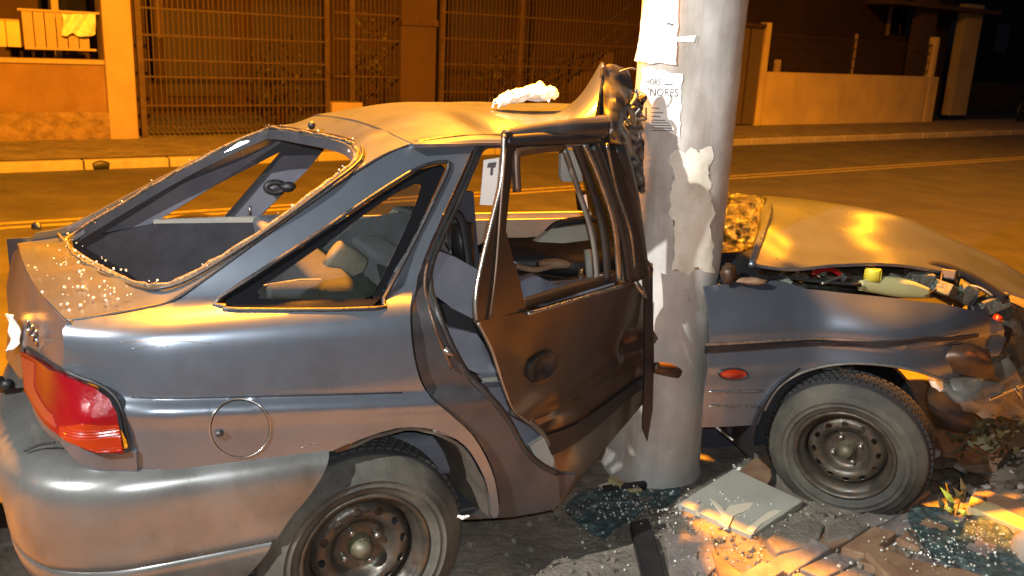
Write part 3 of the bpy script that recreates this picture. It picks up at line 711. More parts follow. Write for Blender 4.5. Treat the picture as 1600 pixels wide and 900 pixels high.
panel('clear_lens', FL, [W(*p) for p in clr], CLEARR, tl, lambda ab: hl_(ab)+.002, step=.01, solid=.004)
tube('lamp_seal', np.array(L3), .005, RUBBER, tl, 6, closed=True, n=3)
# badge
for k, (x, y) in enumerate(((53, 512), (60, 520), (66, 528))):
    c = W(x, y, .44-.05*k)-U*.012
    v, f = tubev(cr([c+K*.022-V*.01, c+V*.014+K*.004, c-V*.012-K*.002, c+V*.008-K*.02], 4), .0045, 6); obj('badge_letter', v, f, CHROME, tailp, smooth=True)
# plate, crumpled garnish at far silhouette
g = []
for i in range(4):
    g.append([W(26+5*math.sin(i*1.3)+j*6, 490+i*19, .74-.05*j)-U*.02 for j in range(3)])
gloft('bent_number_plate', g, PAPER, tailp, (3, 3), .003, bump=lambda p: U*.02*nz(p, 25)+K*.01*nz(p, 30, 2))
v, f = tubev([W(18, 592, .7)-U*.03, W(27, 604, .64)-U*.035, W(33, 597, .6)-U*.03], .014, 8); obj('plate_lamp', v, f, BLACK, tailp, smooth=True)
# ---- bumper -----------------------------------------------------------
path = [(-.62, 1.62), (-.77, 1.45), (-.835, 1.1), (-.85, .8), (-.845, .5), (-.82, .24), (-.765, .09), (-.685, .015), (-.58, -.018), (-.42, -.022), (-.2, -.018)]
prof = [(.14, .63), (.075, .628), (.018, .612), (-.006, .58), (-.008, .52), (.0, .45), (.006, .395), (.020, .385), (.008, .368), (.03, .30), (.085, .215), (.16, .17)]
PP = cr(np.array(path), 6)
g = []
for i, (s, w_) in enumerate(PP):
    t_ = PP[min(i+1, len(PP)-1)]-PP[max(i-1, 0)]; t_ = t_/np.linalg.norm(t_); nrm = np.array([-t_[1], t_[0]])   # inward
    if nrm@(np.array([-.3, .8])-np.array([s, w_])) < 0: nrm = -nrm
    r = []
    for d, z in prof:
        ss, ww = s+nrm[0]*d, w_+nrm[1]*d
        if i >= len(PP)-1: pass
        se = -.10-.66*max(0, .60-z)    # end of the cover at the wheel arch
        f_ = np.clip((s+.58)/.38, 0, 1); ss = ss+(se+.2)*f_**1.5
        zz = z-.012*f_*(z > .5)
        r.append(S3(ss, ww, zz-.05*np.clip(ww, 0, 2)/1.4))
    g.append(r)
g = np.array(g)
rows = g
bs = []; fs_ = []
a_, b_ = rows.shape[:2]; prof_s = np.array([cr(r, 4) for r in rows]); a_, b_ = prof_s.shape[:2]; vs = prof_s.reshape(-1, 3)
for i in range(a_-1):
    for j in range(b_-1): fs_.append((i*b_+j, i*b_+j+1, (i+1)*b_+j+1, (i+1)*b_+j))
bump_ = obj('rear_bumper', vs, fs_, BUMPER, car, smooth=True, solid=.01, offset=1)
tube('bumper_crack', [W(42, 706, .17)+K*.002-U*.004, W(60, 698, .16)+K*.004, W(85, 694, .13)+K*.004], .003, BLACK, bump_, 6)
# ---- rear wheel -----------------------------------------------------------
def wheel(name_label, c, nrm, R, wdt, squash=0.):
    n = Vector(nrm).normalized(); q = n.to_track_quat('Z', 'Y').to_matrix().to_4x4()
    M_ = Matrix.Translation(Vector(c)) @ q
    o = bpy.data.objects.new('wheel', None); COL.objects.link(o); o.parent = car; WL[o.name] = np.array(c, float); o.location = np.array(c, float)-wloc(car); o['label'] = name_label
    rr = .172
    prof = [(rr, -.01), (rr+.006, .004), (rr+.02, .012), (rr+.030, .0155), (rr+.0305, .018), (rr+.034, .018), (rr+.0345, .0165), (rr+.048, .018), (rr+.0485, .020), (rr+.051, .020), (rr+.0515, .017), (rr+.07, .0165), (rr+.072, .0135), (R-.035, .010), (R-.032, .006), (R-.016, -.006), (R-.006, -.018), (R, -.035), (R+.002, -wdt/2), (R, -wdt+.035), (R-.02, -wdt), (rr, -wdt)]
    lathe('tyre', prof, TYRE, M_, o, 64, mats=[TYRE, TREAD], mi=[0]*16+[1]*6)
    # tread blocks
    mb = MB()
    for k in range(72):
        for j in range(4):
            a = 2*math.pi*(k+.5*(j % 2))/72; da = .031; h0 = -.038-j*(wdt-.076)/4; h1 = h0-(wdt-.076)/4+.007
            vs = []
            for r_ in (R-.004, R+.007):
                for (aa, hh) in ((a-da, h0), (a+da, h0), (a+da, h1), (a-da, h1)): vs.append(M_ @ Vector((r_*math.cos(aa), r_*math.sin(aa), hh)))
            mb.add(vs, BF)
    tr = mb.build('tread_blocks', TREAD, o); tr['kind'] = 'stuff'
    lathe('rim_flange', [(rr+.006, -.004), (rr+.008, .006), (rr+.002, .010), (rr-.006, .006), (rr-.010, -.004), (rr-.016, -.014), (rr-.026, -.018), (rr-.03, -.045), (rr-.034, -.075)], RIM, M_, o, 64)
    fr = Frame(np.array(c), np.array(M_.to_3x3() @ Vector((1, 0, 0))), np.array(M_.to_3x3() @ Vector((0, 1, 0))), np.array(n))
    def hp(ab):
        r = np.linalg.norm(ab, axis=1)
        return np.interp(r, [0, .028, .03, .05, .068, .075, .09, .105, .122, .134, .14, .15], [-.03, -.03, -.058, -.060, -.058, -.052, -.032, -.026, -.030, -.042, -.055, -.07])
    circ = [fr.fr(np.array([[.139*math.cos(a), .139*math.sin(a)]]), [0])[0] for a in np.linspace(0, 2*math.pi, 60, endpoint=False)]
    holes = []
    for k in range(12):
        a = 2*math.pi*k/12+.13; hh = []
        for b in np.linspace(0, 2*math.pi, 12, endpoint=False):
            rr_, tt = .113+.0095*math.sin(b), .0125*math.cos(b)
            hh.append(fr.fr(np.array([[rr_*math.cos(a)-tt*math.sin(a), rr_*math.sin(a)+tt*math.cos(a)]]), [0])[0])
        holes.append(hh)
    panel('rim_disc', fr, circ, RIM, o, hp, holes=holes, step=.006, solid=.004, smooth_out=False)
    lathe('hub_cap', [(0, -.012), (.016, -.014), (.024, -.022), (.027, -.034), (.034, -.05), (.036, -.06)], HUB, M_, o, 24)
    proto = None
    for k in range(4):
        a = math.pi/2*k+.5
        lathe('wheel_nut', [(0, -.040), (.007, -.040), (.010, -.044), (.010, -.06)], METAL, M_ @ Matrix.Translation((.052*math.cos(a), .052*math.sin(a), 0)), o, 6)
    lathe('brake_drum', [(0, -.10), (.125, -.10), (.13, -.14), (.1, -.16)], RUST, M_, o, 32)
    return o
nr = -V+K*.02
wheel('rear wheel with dusty tyre', W(572, 868, .01), nr, .285, .17)
FWC = Y(1319, 712, 2.99)
wheel('front wheel twisted outwards under the torn fender', FWC, np.array([-.46, -.86, -.13]), .283, .165)
# ---- roof ------------------------------------------------------------------
ws_ = [.20, .235, .40, .55, .78, 1.08, 1.30, 1.40]
zt_ = {.20: [1.318, 1.335, 1.338, 1.335, 1.335], .235: [1.333, 1.352, 1.352, 1.352, 1.36], .40: [1.358, 1.375, 1.352, 1.385, 1.49], .55: [1.37, 1.39, 1.385, 1.40, 1.552], .78: [1.372, 1.388, 1.385, 1.385, 1.43], 1.08: [1.35, 1.372, 1.38, 1.378, 1.375],
       1.30: [1.285, 1.335, 1.355, 1.362, 1.362], 1.40: [1.23, 1.29, 1.31, 1.31, 1.31]}
sf = {.20: .70, .235: .74, .40: .86, .55: .95, .78: 1.10, 1.08: 1.30, 1.30: 1.45, 1.40: 1.50}
g = []
for w_ in ws_:
    f_ = sf[w_]; ss = [.185, .35, .53, f_-.13 if w_ < .7 else .8, f_]
    if w_ >= .7: ss = [.185, .4, .65, .9, f_]
    if w_ <= 1.31: zt_[w_][0] = float(topz(.185, w_))+.003
    g.append([S3(s, w_, z) for s, z in zip(ss, zt_[w_])])
def rb(p):
    s, w_, z = toS(p)
    d = -.024*math.exp(-(((s-.50)/.07)**2+((w_-.36)/.10)**2))+.012*math.exp(-(((s-.40)/.07)**2+((w_-.38)/.12)**2))+.010*math.exp(-(((s-.62)/.06)**2+((w_-.4)/.1)**2))
    d += .004*nz(p, 7)*max(0, min(1, (s-.2)/.2))
    return K*d
roof = gloft('roof_panel', g, PAINT, car, (8, 8), .01, bump=rb)
tube('drip_rail', [S3(.2, .232, 1.333), S3(.35, .236, 1.350), S3(.55, .24, 1.35), S3(.74, .25, 1.358)], .006, RUBBER, roof, 6)
# header rail above the door (rolled metal tube to the pole)
tube('header_rail', [Y(788, 214, 2.40), Y(840, 206, 2.47), Y(900, 200, 2.56), Y(942, 198, 2.66)], [.020, .024, .028, .034], JAMB, car, 12, flat=.8)
# torn spike underside: dark hanging header end
g = [[Y(938, 108, 2.90), Y(955, 106, 2.93), Y(976, 112, 2.95)], [Y(936, 130, 2.86), Y(957, 130, 2.88), Y(985, 135, 2.93)], [Y(938, 160, 2.82), Y(960, 160, 2.82), Y(980, 162, 2.9)], [Y(942, 192, 2.78), Y(958, 195, 2.76), Y(970, 196, 2.86)], [Y(955, 225, 2.74), Y(964, 228, 2.74), Y(975, 228, 2.82)]]
gloft('torn_header_end', g, BLACK, car, (5, 5), .012, bump=lambda p: -FW*.02*nz(p, 22)-FW*.012*nz(p, 50, 3))
for (x, y, x2, y2, r) in ((968, 112, 992, 108, .003), (975, 165, 990, 190, .010), (945, 205, 968, 232, .012), (962, 190, 985, 240, .014), (985, 165, 992, 148, .006)):
    tube('torn_metal', [Y(x, y, 2.88), Y((x+x2)/2+4, (y+y2)/2-3, 2.9), Y(x2, y2, 2.93)], r, PAINTD, car, 6)
# A pillar bundle: bent strips running down beside the pole
def strippx(name, pts, r, m, flat=.5, par=None): return tube(name, [Y(*p) for p in pts], r, m, par or car, 8, flat=flat)
strippx('front_pillar', [(930, 210, 2.72), (965, 290, 2.80), (988, 370, 2.86), (1000, 432, 2.90)], [.045, .052, .045, .04], BLACK, .5)
strippx('pillar_skin', [(968, 226, 2.78), (985, 300, 2.84), (1000, 380, 2.90), (1010, 436, 2.93)], [.03, .04, .03, .02], JAMB, .35)
strippx('door_frame_strip', [(912, 222, 2.64), (938, 280, 2.70), (960, 350, 2.74), (968, 438, 2.78)], [.012, .014, .014, .012], METAL, .6)
strippx('frame_seal', [(898, 220, 2.62), (920, 280, 2.68), (942, 350, 2.72), (950, 440, 2.76)], .016, RUBBER, .6)
strippx('frame_seal', [(928, 225, 2.66), (952, 290, 2.72), (975, 370, 2.77), (984, 438, 2.80)], .018, RUBBER, .6)
strippx('window_channel', [(882, 232, 2.62), (905, 300, 2.68), (926, 370, 2.73), (934, 446, 2.75)], .010, PAINTD, .7)
strippx('pillar_trim', [(948, 225, 2.70), (962, 290, 2.76), (984, 360, 2.80), (992, 420, 2.86)], .007, METAL, .6)
# ---- bent door -----------------------------------------------------------
DY = R_(55); DO = np.array([.50, 3.03, 0]); DU = np.array([math.cos(DY), math.sin(DY), 0]); DN = np.array([math.sin(DY), -math.cos(DY), 0])
def D(x, y, off=0.): return onplane(x, y, DO+DN*off, DN)
FD = Frame(DO, DU, K, DN)
do = [(745, 504, 0), (785, 494, .0), (822, 487, .005), (870, 472, .01), (930, 455, .01), (986, 437, .0), (1000, 452, -.01), (1014, 490, -.02), (1024, 530, -.02), (1027, 560, -.02), (1020, 590, -.02), (1010, 625, -.03), (985, 655, -.03), (940, 706, -.02), (905, 752, -.01), (868, 795, 0),
      (866, 770, -.01), (872, 738, -.01), (864, 705, -.02), (846, 680, -.04), (825, 660, -.02), (800, 640, 0), (788, 612, 0), (780, 588, .0), (768, 550, .0), (757, 526, .0)]
D3 = [D(*p) for p in do]; Ad = FD.to(np.array(D3))
inn = [D(830, 560, .012), D(900, 520, .010), D(960, 500, .0), D(880, 620, .0), D(940, 590, -.012), D(990, 540, -.018), D(860, 650, -.005), D(950, 650, -.012), D(900, 690, -.002), (D(800, 530, .008))]
Ai = FD.to(np.array(inn)); AA = np.concatenate([Ad, Ai]); ht = TPS(AA[:, :2], AA[:, 2], 2e-4)
def lineab(p, q):
    a, b = FD.to(D(*p))[0][:2], FD.to(D(*q))[0][:2]; d = (b-a)/np.linalg.norm(b-a); n = np.array([-d[1], d[0]]); return a, n
lc1, lc2 = lineab((830, 660), (1000, 552)), lineab((870, 700), (1022, 596))
def hdoor(ab):
    h = ht(ab)
    d1 = (ab-lc1[0])@lc1[1]; h = h+.014*np.exp(-(np.clip(d1, -.004, 9)/.03)**2)*(d1 > -.004)-.008*np.exp(-((d1+.02)/.012)**2)
    a = FD.to(D(842, 572))[0][:2]; r = np.linalg.norm((ab-a)*np.array([1, 1.3]), axis=1); h = h-.022*np.exp(-(r/.045)**4)
    a = FD.to(D(990, 545))[0][:2]; r = np.linalg.norm((ab-a)*np.array([.8, 1.0]), axis=1); h = h-.035*np.exp(-(r/.05)**2)
    h = h+.0015*np.sin(ab[:, 0]*14+ab[:, 1]*7)*np.sin(ab[:, 1]*11-ab[:, 0]*5)
    return h
DOORREFL = mat('door_paint_brown_reflection', (.13, .09, .06), .34, .80, .02, 9, .04, 5, (.09, .066, .048), coat=.4, bdist=.005, coatr=.15)  # brown reflection of the orange ground is put into the grey paint's colour
door = thing('car_door', None, None, DO); door.parent = car; door.location = DO-wloc(car); door['label'] = 'bent door swung out against the pole'
skin = panel('door_skin', FD, D3, DOORREFL, door, hdoor, step=.014, solid=.006)
tube('door_edge', [D(*p)+DN*.004 for p in [(745, 504), (757, 526), (768, 550), (780, 588), (788, 612), (800, 640), (825, 660)]], .005, METAL, door, 6)
tube('door_edge', [D(*p)+DN*.004 for p in [(872, 735), (870, 760), (866, 785), (862, 797)]], .005, METAL, door, 6)
panel('rubbing_strip', FD, [D(x, y, .012) for x, y in ((858, 694), (1018, 590), (1022, 604), (872, 716))], BLACK, door, lambda ab: hdoor(ab)+.010, step=.02, solid=.012)
hpx = [(820, 590, 0), (818, 572, 0), (828, 556, 0), (850, 548, 0), (862, 556, 0), (858, 576, 0), (842, 592, 0)]
panel('door_handle', FD, [D(x, y) for x, y, _ in hpx], BLACK, door, lambda ab: hdoor(ab)+.012, step=.01, solid=.01, smooth_out=True)
tube('inner_edge', [D(800, 642, -.01), D(838, 668, -.03), D(858, 700, -.03), D(868, 738, -.02)], .012, PAINTD, door, 6)
# frame: B-post triangle and rails
FB = Frame(DO, DU, K, DN)
def bd(x, y): # depth interpolated: bottom on the door plane, top near the roof line
    t = np.clip((505-y)/300, 0, 1); yy0 = D(x, y)[1]; yy1 = 2.36+(x-790)*.0018; return Y(x, y, yy0*(1-t)+yy1*t)
tri = [(745, 504), (744, 470), (752, 420), (768, 350), (782, 290), (787, 230), (788, 207), (800, 206), (806, 232), (803, 250), (796, 300), (790, 360), (800, 400), (812, 440), (822, 487), (785, 494)]
panel('window_post', Frame(DO, np.array([.75, .66, 0]), K, np.array([.66, -.75, 0])), [bd(x, y) for x, y in tri], DOORREFL, door, None, step=.02, solid=.012, lam=1e-3)
tube('post_fold', [bd(788, 230)+DN*.004, bd(779, 330)+DN*.006, bd(772, 420)+DN*.006, bd(762, 500)+DN*.006], .004, RUST, door, 6)
tube('window_channel', [bd(808, 300), bd(806, 250), bd(812, 238), bd(850, 232), bd(878, 230)], .012, RUST, door, 8)
tube('post_edge', [bd(745, 500), bd(743, 465), bd(752, 415), bd(770, 340), bd(784, 280), bd(788, 210)], .005, METAL, door, 6)
tube('window_seal', [D(824, 478, .0)-DN*.02, D(880, 460)-DN*.02, D(930, 446)-DN*.02, D(972, 434)-DN*.02], .018, RUST, door, 8, flat=.6)
tube('belt_moulding', [D(824, 490, .012), D(880, 474, .02), D(930, 459, .02), D(975, 446, .01)], .007, METAL, door, 8)
tube('upper_rail', [Y(790, 222, 2.37), Y(840, 218, 2.44), Y(900, 216, 2.55), Y(935, 214, 2.64)], .018, BLACK, door, 8, flat=.6)
panel('door_end', Frame(DO, RT, UP, -FW), [Y(*p) for p in ((1000, 405, 2.98), (1020, 412, 2.98), (1020, 470, 3.0), (1022, 560, 3.02), (1020, 640, 3.03), (1012, 690, 3.03), (1004, 670, 3.03), (1008, 560, 3.0), (1008, 470, 2.98))], BLACK, door, None, step=.03, solid=.01, lam=1e-3)
tube('hinge_scrap', [Y(1004, 410, 2.95), Y(1014, 422, 2.93), Y(1010, 436, 2.95)], [.02, .016, .01], RUST, door, 8)
tube('bent_trim', [Y(988, 432, 2.9), Y(1000, 452, 2.9), Y(1010, 466, 2.93)], [.006, .012, .004], METAL, door, 8)
tube('mirror_arm', [Y(1022, 574, 2.98), Y(1045, 578, 3.0), Y(1061, 584, 3.04)], [.02, .024, .018], RUST, door, 8, flat=.6)
# ================================================================== FRONT OF THE CAR
GY = R_(13); GO = np.array([.79, 3.04, 0]); GU = np.array([math.cos(GY), math.sin(GY), 0]); GN = np.array([math.sin(GY), -math.cos(GY), 0])
FF = Frame(GO, GU, K, GN)
def G(x, y, off=0.): return onplane(x, y, GO+GN*off, GN)
zl0, zl1 = FF.to(G(1115, 538))[0], FF.to(G(1530, 520))[0]
def hf(ab):
    a, z = ab[:, 0], ab[:, 1]; zl = zl0[1]+(zl1[1]-zl0[1])*(a-zl0[0])/(zl1[0]-zl0[0]); d = z-zl
    h = .010*np.clip(d/.006, 0, 0)-.10*np.clip((d-.04)/.18, 0, 1.3)**1.6-.010*np.clip(-d/.004, 0, 1)+.012*np.exp(-((d+.09)/.05)**2)
    h = h-.05*np.clip((a-.75)/.3, 0, 1)**2-.03*np.clip(-.0-a, 0, 1)
    h = h-.02*np.exp(-(((a-.52)/.10)**2+((d-.17)/.05)**2))+.004*np.sin(a*17)*np.clip(d*8, 0, 1)
    af = .33
    h = h+.50*(np.log1p(np.exp((a-af)/.025))*.025-np.log1p(np.exp((a-af-.26)/.05))*.05*1.35)
    return h+.02
def G2(x, y, o_=0.):
    h = .02
    for _ in range(25):
        q = FF.to(G(x, y, h))[0]; h = h*.5+.5*float(hf(q[None, :2])[0])
    return G(x, y, h+o_)
fo = [(1100, 447), (1130, 444), (1180, 436), (1225, 440), (1262, 452), (1330, 459), (1400, 466), (1470, 474), (1530, 486), (1565, 505), (1572, 530), (1560, 556), (1535, 560), (1520, 590), (1494, 602), (1470, 590), (1430, 577), (1385, 569), (1330, 566), (1280, 572), (1240, 586), (1212, 608), (1193, 640), (1184, 664), (1096, 668)]
fend = panel('front_fender', FF, [G2(*p) for p in fo], PAINT, car, hf, step=.0125, solid=.01)
def off(h): return lambda ab: hf(ab)+h
mo = [(1102, 541), (1300, 532), (1440, 526), (1528, 521), (1528, 526), (1440, 533), (1300, 541), (1102, 551)]
panel('side_moulding', FF, [G2(*p) for p in mo], BLACK, fend, off(.006), step=.02, solid=.008)
panel('moulding_highlight', FF, [G2(x, y) for x, y in ((1102, 536), (1300, 528), (1500, 520), (1500, 522), (1300, 531), (1102, 540))], METAL, fend, off(.004), step=.02, solid=.004)  # metal strip stands in for the highlight above the moulding
ic = [G2(1145+22*math.cos(a), 584+8.5*math.sin(a)) for a in np.linspace(0, 2*math.pi, 24, endpoint=False)]
a0_ = FF.to(G2(1145, 584))[0][:2]
panel('side_indicator', FF, ic, ORANGE, fend, lambda ab: hf(ab)+.012-6.*np.minimum(.04, np.linalg.norm((ab-a0_)*[1, 2.4], axis=1))**2, step=.006, solid=.01)
tube('indicator_rim', [p+GN*.004 for p in ic], .003, RUBBER, fend, 6, closed=True, n=2)
tube('fender_seam', [G2(1108, 612, .003), G2(1150, 612, .003), G2(1192, 611, .003)], .004, METAL, fend, 6)
tube('fender_seam', [G2(1108, 634, .003), G2(1150, 635, .003), G2(1186, 635, .003)], .003, METAL, fend, 6)
tube('sill_rod', [Y(1104, 655, 3.2), Y(1125, 672, 3.15), Y(1146, 688, 3.1)], .006, METAL, car, 6)
fp = [G2(x, y, .003) for x, y in [(1194, 642), (1213, 610), (1241, 588), (1281, 574), (1330, 568), (1385, 571), (1430, 579), (1470, 592), (1494, 604)]]
tube('arch_lip', fp, .006, PAINTD, fend, 6)
# dark wheel well
g = []
cw = FWC+np.array([.04, .0, .03])
for d in (.13, .3, .55):
    r = []
    for k in range(9):
        a = R_(-20+k*27); r.append(cw-GN*d+GU*.34*math.cos(a)+K*.31*math.sin(a)+GN*-.0)
    g.append(r)
gloft('front_wheel_well', g, BLACK, car, (3, 4), .01, bump=lambda p: GN*.012*nz(p, 9))
box('well_back', cw-GN*.56-GU*.4-K*.3, GU*.9, K*.62, -GN*.02, DARKIN, car)
tube('strut', [cw-GN*.25+K*.30+GU*.02, cw-GN*.22+K*.1, cw-GN*.15], .035, ENG, car, 8)
# underbody and engine bay floor
box('engine_bay_back', G(1090, 445)-GN*.62-K*.25, GU*1.6, K*.22, -GN*.02, DARKIN, car)
box('far_inner_wing', G(1090, 445)-GN*.50-K*.16, GU*1.55, -GN*.14, K*.05, ENG, car)
g = []
for i in range(9):
    r = []
    for j in range(6):
        p = G(1130+i*60, 455+i*5)-GN*(.06+.10*j); p[2] = .70-.05*(i > 6)*(i-6)-.015*i+.045*nz(p, 9, i)+.02*rnd.uniform(-1, 1); r.append(p)
    g.append(r)
gloft('engine_bay', g, ENG, car, (4, 4), .01, bump=lambda p: K*.035*nz(p, 16)+K*.015*nz(p, 40), flip=True)
def blob(name, c, r, m, par, amp=.25, fr=8, seed=0, n=(14, 9)):
    vs = []; fs = []; c = np.array(c); r = np.array(r, float)*np.ones(3)
    for i in range(n[1]+1):
        for k in range(n[0]):
            a, b = 2*math.pi*k/n[0], math.pi*i/n[1]; d = np.array([math.sin(b)*math.cos(a), math.sin(b)*math.sin(a), math.cos(b)])
            vs.append(c+d*r*(1+amp*nz(d, fr/4, seed)+amp*.5*nz(d, fr/1.7, seed+5)))
    for i in range(n[1]):
        for k in range(n[0]): fs.append((i*n[0]+k, i*n[0]+(k+1) % n[0], (i+1)*n[0]+(k+1) % n[0], (i+1)*n[0]+k))
    return obj(name, vs, [f[::-1] for f in fs], m, par, smooth=True)
P = G(1388, 442)-GN*.10
lathe('reservoir_cap', [(0, .03), (.028, .03), (.030, .02), (.030, -.015), (0, -.015)], YCAP, Matrix.Translation(P), car, 20)
for k in range(10):
    a = 2*math.pi*k/10; box('cap_rib', P+np.array([.029*math.cos(a), .029*math.sin(a), -.012]), [.004, 0, 0], [0, .004, 0], [0, 0, .034], YCAP, car)
tube('washer_reservoir', [G(1365, 456)-GN*.09, G(1400, 457)-GN*.1, G(1440, 462)-GN*.1, G(1478, 470)-GN*.1], [.02, .035, .038, .02], RESERV, car, 12, flat=.6)
tube('red_hose', [G(1296, 442)-GN*.12, G(1315, 434)-GN*.12, G(1332, 436)-GN*.12, G(1350, 450)-GN*.11], .010, RED, car, 8)
tube('cable', [G(1200, 446)-GN*.05, G(1240, 444)-GN*.1, G(1290, 450)-GN*.1, G(1360, 452)-GN*.06], .008, BLACK, car, 6)
for k, (x, y, r, m) in enumerate(((1250, 440, .03, ENG), (1285, 436, .025, METAL), (1320, 428, .022, ENG), (1350, 434, .03, BLACK), (1440, 440, .035, ENG), (1478, 440, .05, ENG), (1500, 462, .05, ENG), (1520, 446, .05, BLACK), (1545, 470, .06, ENG), (1560, 500, .05, BLACK), (1584, 490, .06, ENG), (1590, 540, .07, BLACK), (1568, 545, .05, RUST), (1545, 516, .03, RUST))):
    
    Re = Euler((rnd.uniform(-.5, .5), rnd.uniform(-.5, .5), rnd.uniform(0, 3))).to_matrix(); c_ = G(x, y)-GN*(.11+.02*(k % 3))-K*(.03 if x < 1490 else .0)
    ax = [np.array(Re @ Vector(v_)) for v_ in ((r*rnd.uniform(1.2, 2.2), 0, 0), (0, r*rnd.uniform(.8, 1.4), 0), (0, 0, r*rnd.uniform(.8, 1.3)))]
    box('engine_part', c_-sum(ax)/2, *ax, m, car, bevel=r*.12)
    tube('cable', [c_-GN*.03+K*.01, c_+GU*rnd.uniform(-.06, .06)+K*rnd.uniform(.0, .03), c_+GU*rnd.uniform(-.12, .12)+GN*.03-K*rnd.uniform(0, .03)], rnd.uniform(.003, .007), rnd.choice([BLACK, BLACK, RUST, METAL]), car, 6)

tube('radiator_hose', [G(1470, 455)-GN*.15, G(1510, 436)-GN*.2, G(1560, 450)-GN*.16, G(1600, 480)-GN*.1], .022, BLACK, car, 8)
for k in range(12):
    a = np.array([rnd.uniform(1490, 1600), rnd.uniform(440, 620)]); b = a+np.array([rnd.uniform(-50, 50), rnd.uniform(-25, 35)])
    tube('bent_bracket', [G(*a)-GN*rnd.uniform(.02, .2), G(*((a+b)/2+[5, -8]))-GN*.1, G(*b)-GN*rnd.uniform(.02, .15)], rnd.uniform(.004, .012), rnd.choice([METAL, BLACK, ENG, RUST, PAINTD]), car, 6, flat=.5)
v, f = tubev([G(1556, 497, .0), G(1566, 500, .0)], [.016, .010], 8); obj('broken_indicator', v, f, ORANGE, car, smooth=True)
# torn plastics of the bumper ahead of the wheel
def sheetpx(name, pts, m, n=(4, 4), amp=.012, fr=14, solid=.005, par=None): return gloft(name, [[Y(*p) for p in r] for r in pts], m, par or car, n, solid, bump=lambda p: GN*amp*nz(p, fr)+K*amp*.6*nz(p, fr*1.7, 4))
sheetpx('torn_fender_liner', [[(1440, 575, 3.18), (1480, 590, 3.16), (1530, 585, 3.2), (1570, 560, 3.3)], [(1455, 600, 3.14), (1495, 612, 3.10), (1540, 606, 3.15), (1590, 590, 3.3)], [(1478, 615, 3.12), (1510, 632, 3.1), (1555, 630, 3.2), (1600, 630, 3.35)], [(1510, 640, 3.14), (1532, 648, 3.16), (1568, 652, 3.25), (1610, 660, 3.4)]], PAINTD, amp=.03, fr=18)
sheetpx('torn_bumper_skin', [[(1470, 545, 3.16), (1510, 538, 3.14), (1545, 545, 3.2)], [(1470, 562, 3.12), (1515, 560, 3.1), (1550, 572, 3.16)], [(1480, 580, 3.15), (1525, 588, 3.14), (1558, 595, 3.2)]], RUST, amp=.02)
sheetpx('dark_splash_shield', [[(1452, 600, 3.22), (1500, 622, 3.2), (1520, 650, 3.25)], [(1450, 630, 3.16), (1490, 650, 3.15), (1520, 668, 3.2)], [(1462, 665, 3.2), (1490, 672, 3.2), (1512, 672, 3.25)]], BLACK, amp=.01)
sheetpx('crushed_nose', [[(1530, 470, 3.5), (1580, 470, 3.55), (1640, 500, 3.6)], [(1540, 520, 3.42), (1590, 530, 3.5), (1640, 560, 3.6)], [(1550, 570, 3.4), (1600, 600, 3.45), (1650, 640, 3.6)], [(1570, 640, 3.45), (1610, 680, 3.5), (1650, 700, 3.6)]], ENG, amp=.06, fr=11)
tube('silver_strip', [Y(1546, 624, 3.15), Y(1570, 614, 3.2), Y(1604, 600, 3.3)], .007, CHROME, car, 6, flat=.5)
tube('silver_strip', [Y(1586, 606, 3.2), Y(1594, 622, 3.22)], .006, CHROME, car, 6, n=1)
# hood ------------------------------------------------------------------
hr = [[(1174, 414, 3.12), (1240, 425, 3.17), (1310, 419, 3.22), (1380, 417, 3.28), (1450, 424, 3.36), (1520, 440, 3.45), (1612, 470, 3.55)],
      [(1184, 375, 3.38), (1240, 388, 3.42), (1320, 388, 3.46), (1400, 392, 3.52), (1470, 404, 3.58), (1540, 427, 3.64), (1615, 462, 3.7)],
      [(1190, 335, 3.66), (1250, 345, 3.70), (1330, 352, 3.72), (1410, 365, 3.76), (1480, 390, 3.80), (1545, 418, 3.84), (1612, 450, 3.88)],
      [(1196, 308, 3.96), (1250, 315, 4.0), (1330, 325, 4.0), (1415, 347, 4.0), (1490, 380, 4.0), (1550, 408, 4.02), (1612, 444, 4.05)]]
hg = [[Y(*p) for p in r] for r in hr]; hg.append([p+np.array([-.05, .28, -.10]) for p in hg[-1]]); hg.append([p+np.array([-.05, .12, -.16]) for p in hg[-1]])
HOODP = PAINT
hood = gloft('hood', hg, HOODP, car, (7, 6), .012, bump=lambda p: K*.012*nz(p, 3.2), flip=True)
tube('hood_rear_lip', [Y(1174, 414, 3.11), Y(1188, 375, 3.36), Y(1200, 335, 3.64), Y(1204, 311, 3.93)], [.012, .016, .018, .012], PAINT, hood, 8)
# shattered windscreen
gs = [[(1118, 300, 3.75), (1150, 302, 3.85), (1178, 306, 3.95), (1196, 318, 3.95)], [(1116, 340, 3.6), (1150, 338, 3.62), (1180, 342, 3.7), (1198, 350, 3.75)], [(1116, 375, 3.5), (1145, 372, 3.5), (1172, 372, 3.55), (1192, 376, 3.6)], [(1116, 400, 3.4), (1140, 396, 3.4), (1160, 394, 3.42), (1180, 388, 3.5)]]
gloft('shattered_windscreen', [[Y(*p) for p in r] for r in gs], GOLD, car, (14, 14), .004, bump=lambda p: np.array([.4, -1, .5])*(.035*nz(p, 9)+.016*nz(p, 28, 3)+.006*nz(p, 70, 1)), smooth=False)
sheetpx('dark_cowl', [[(1112, 398, 3.3), (1150, 396, 3.3), (1190, 388, 3.4)], [(1112, 425, 3.25), (1150, 418, 3.22), (1195, 420, 3.25)], [(1112, 446, 3.2), (1150, 436, 3.15), (1200, 436, 3.15)]], BLACK, amp=.01)
blob('crumpled_bracket', Y(1138, 428, 3.08), (.03, .03, .035), RUST, car, .5, 9, 4); blob('crumpled_bracket', Y(1175, 439, 3.08), (.055, .02, .012), BRICKM, car, .4, 9, 8)
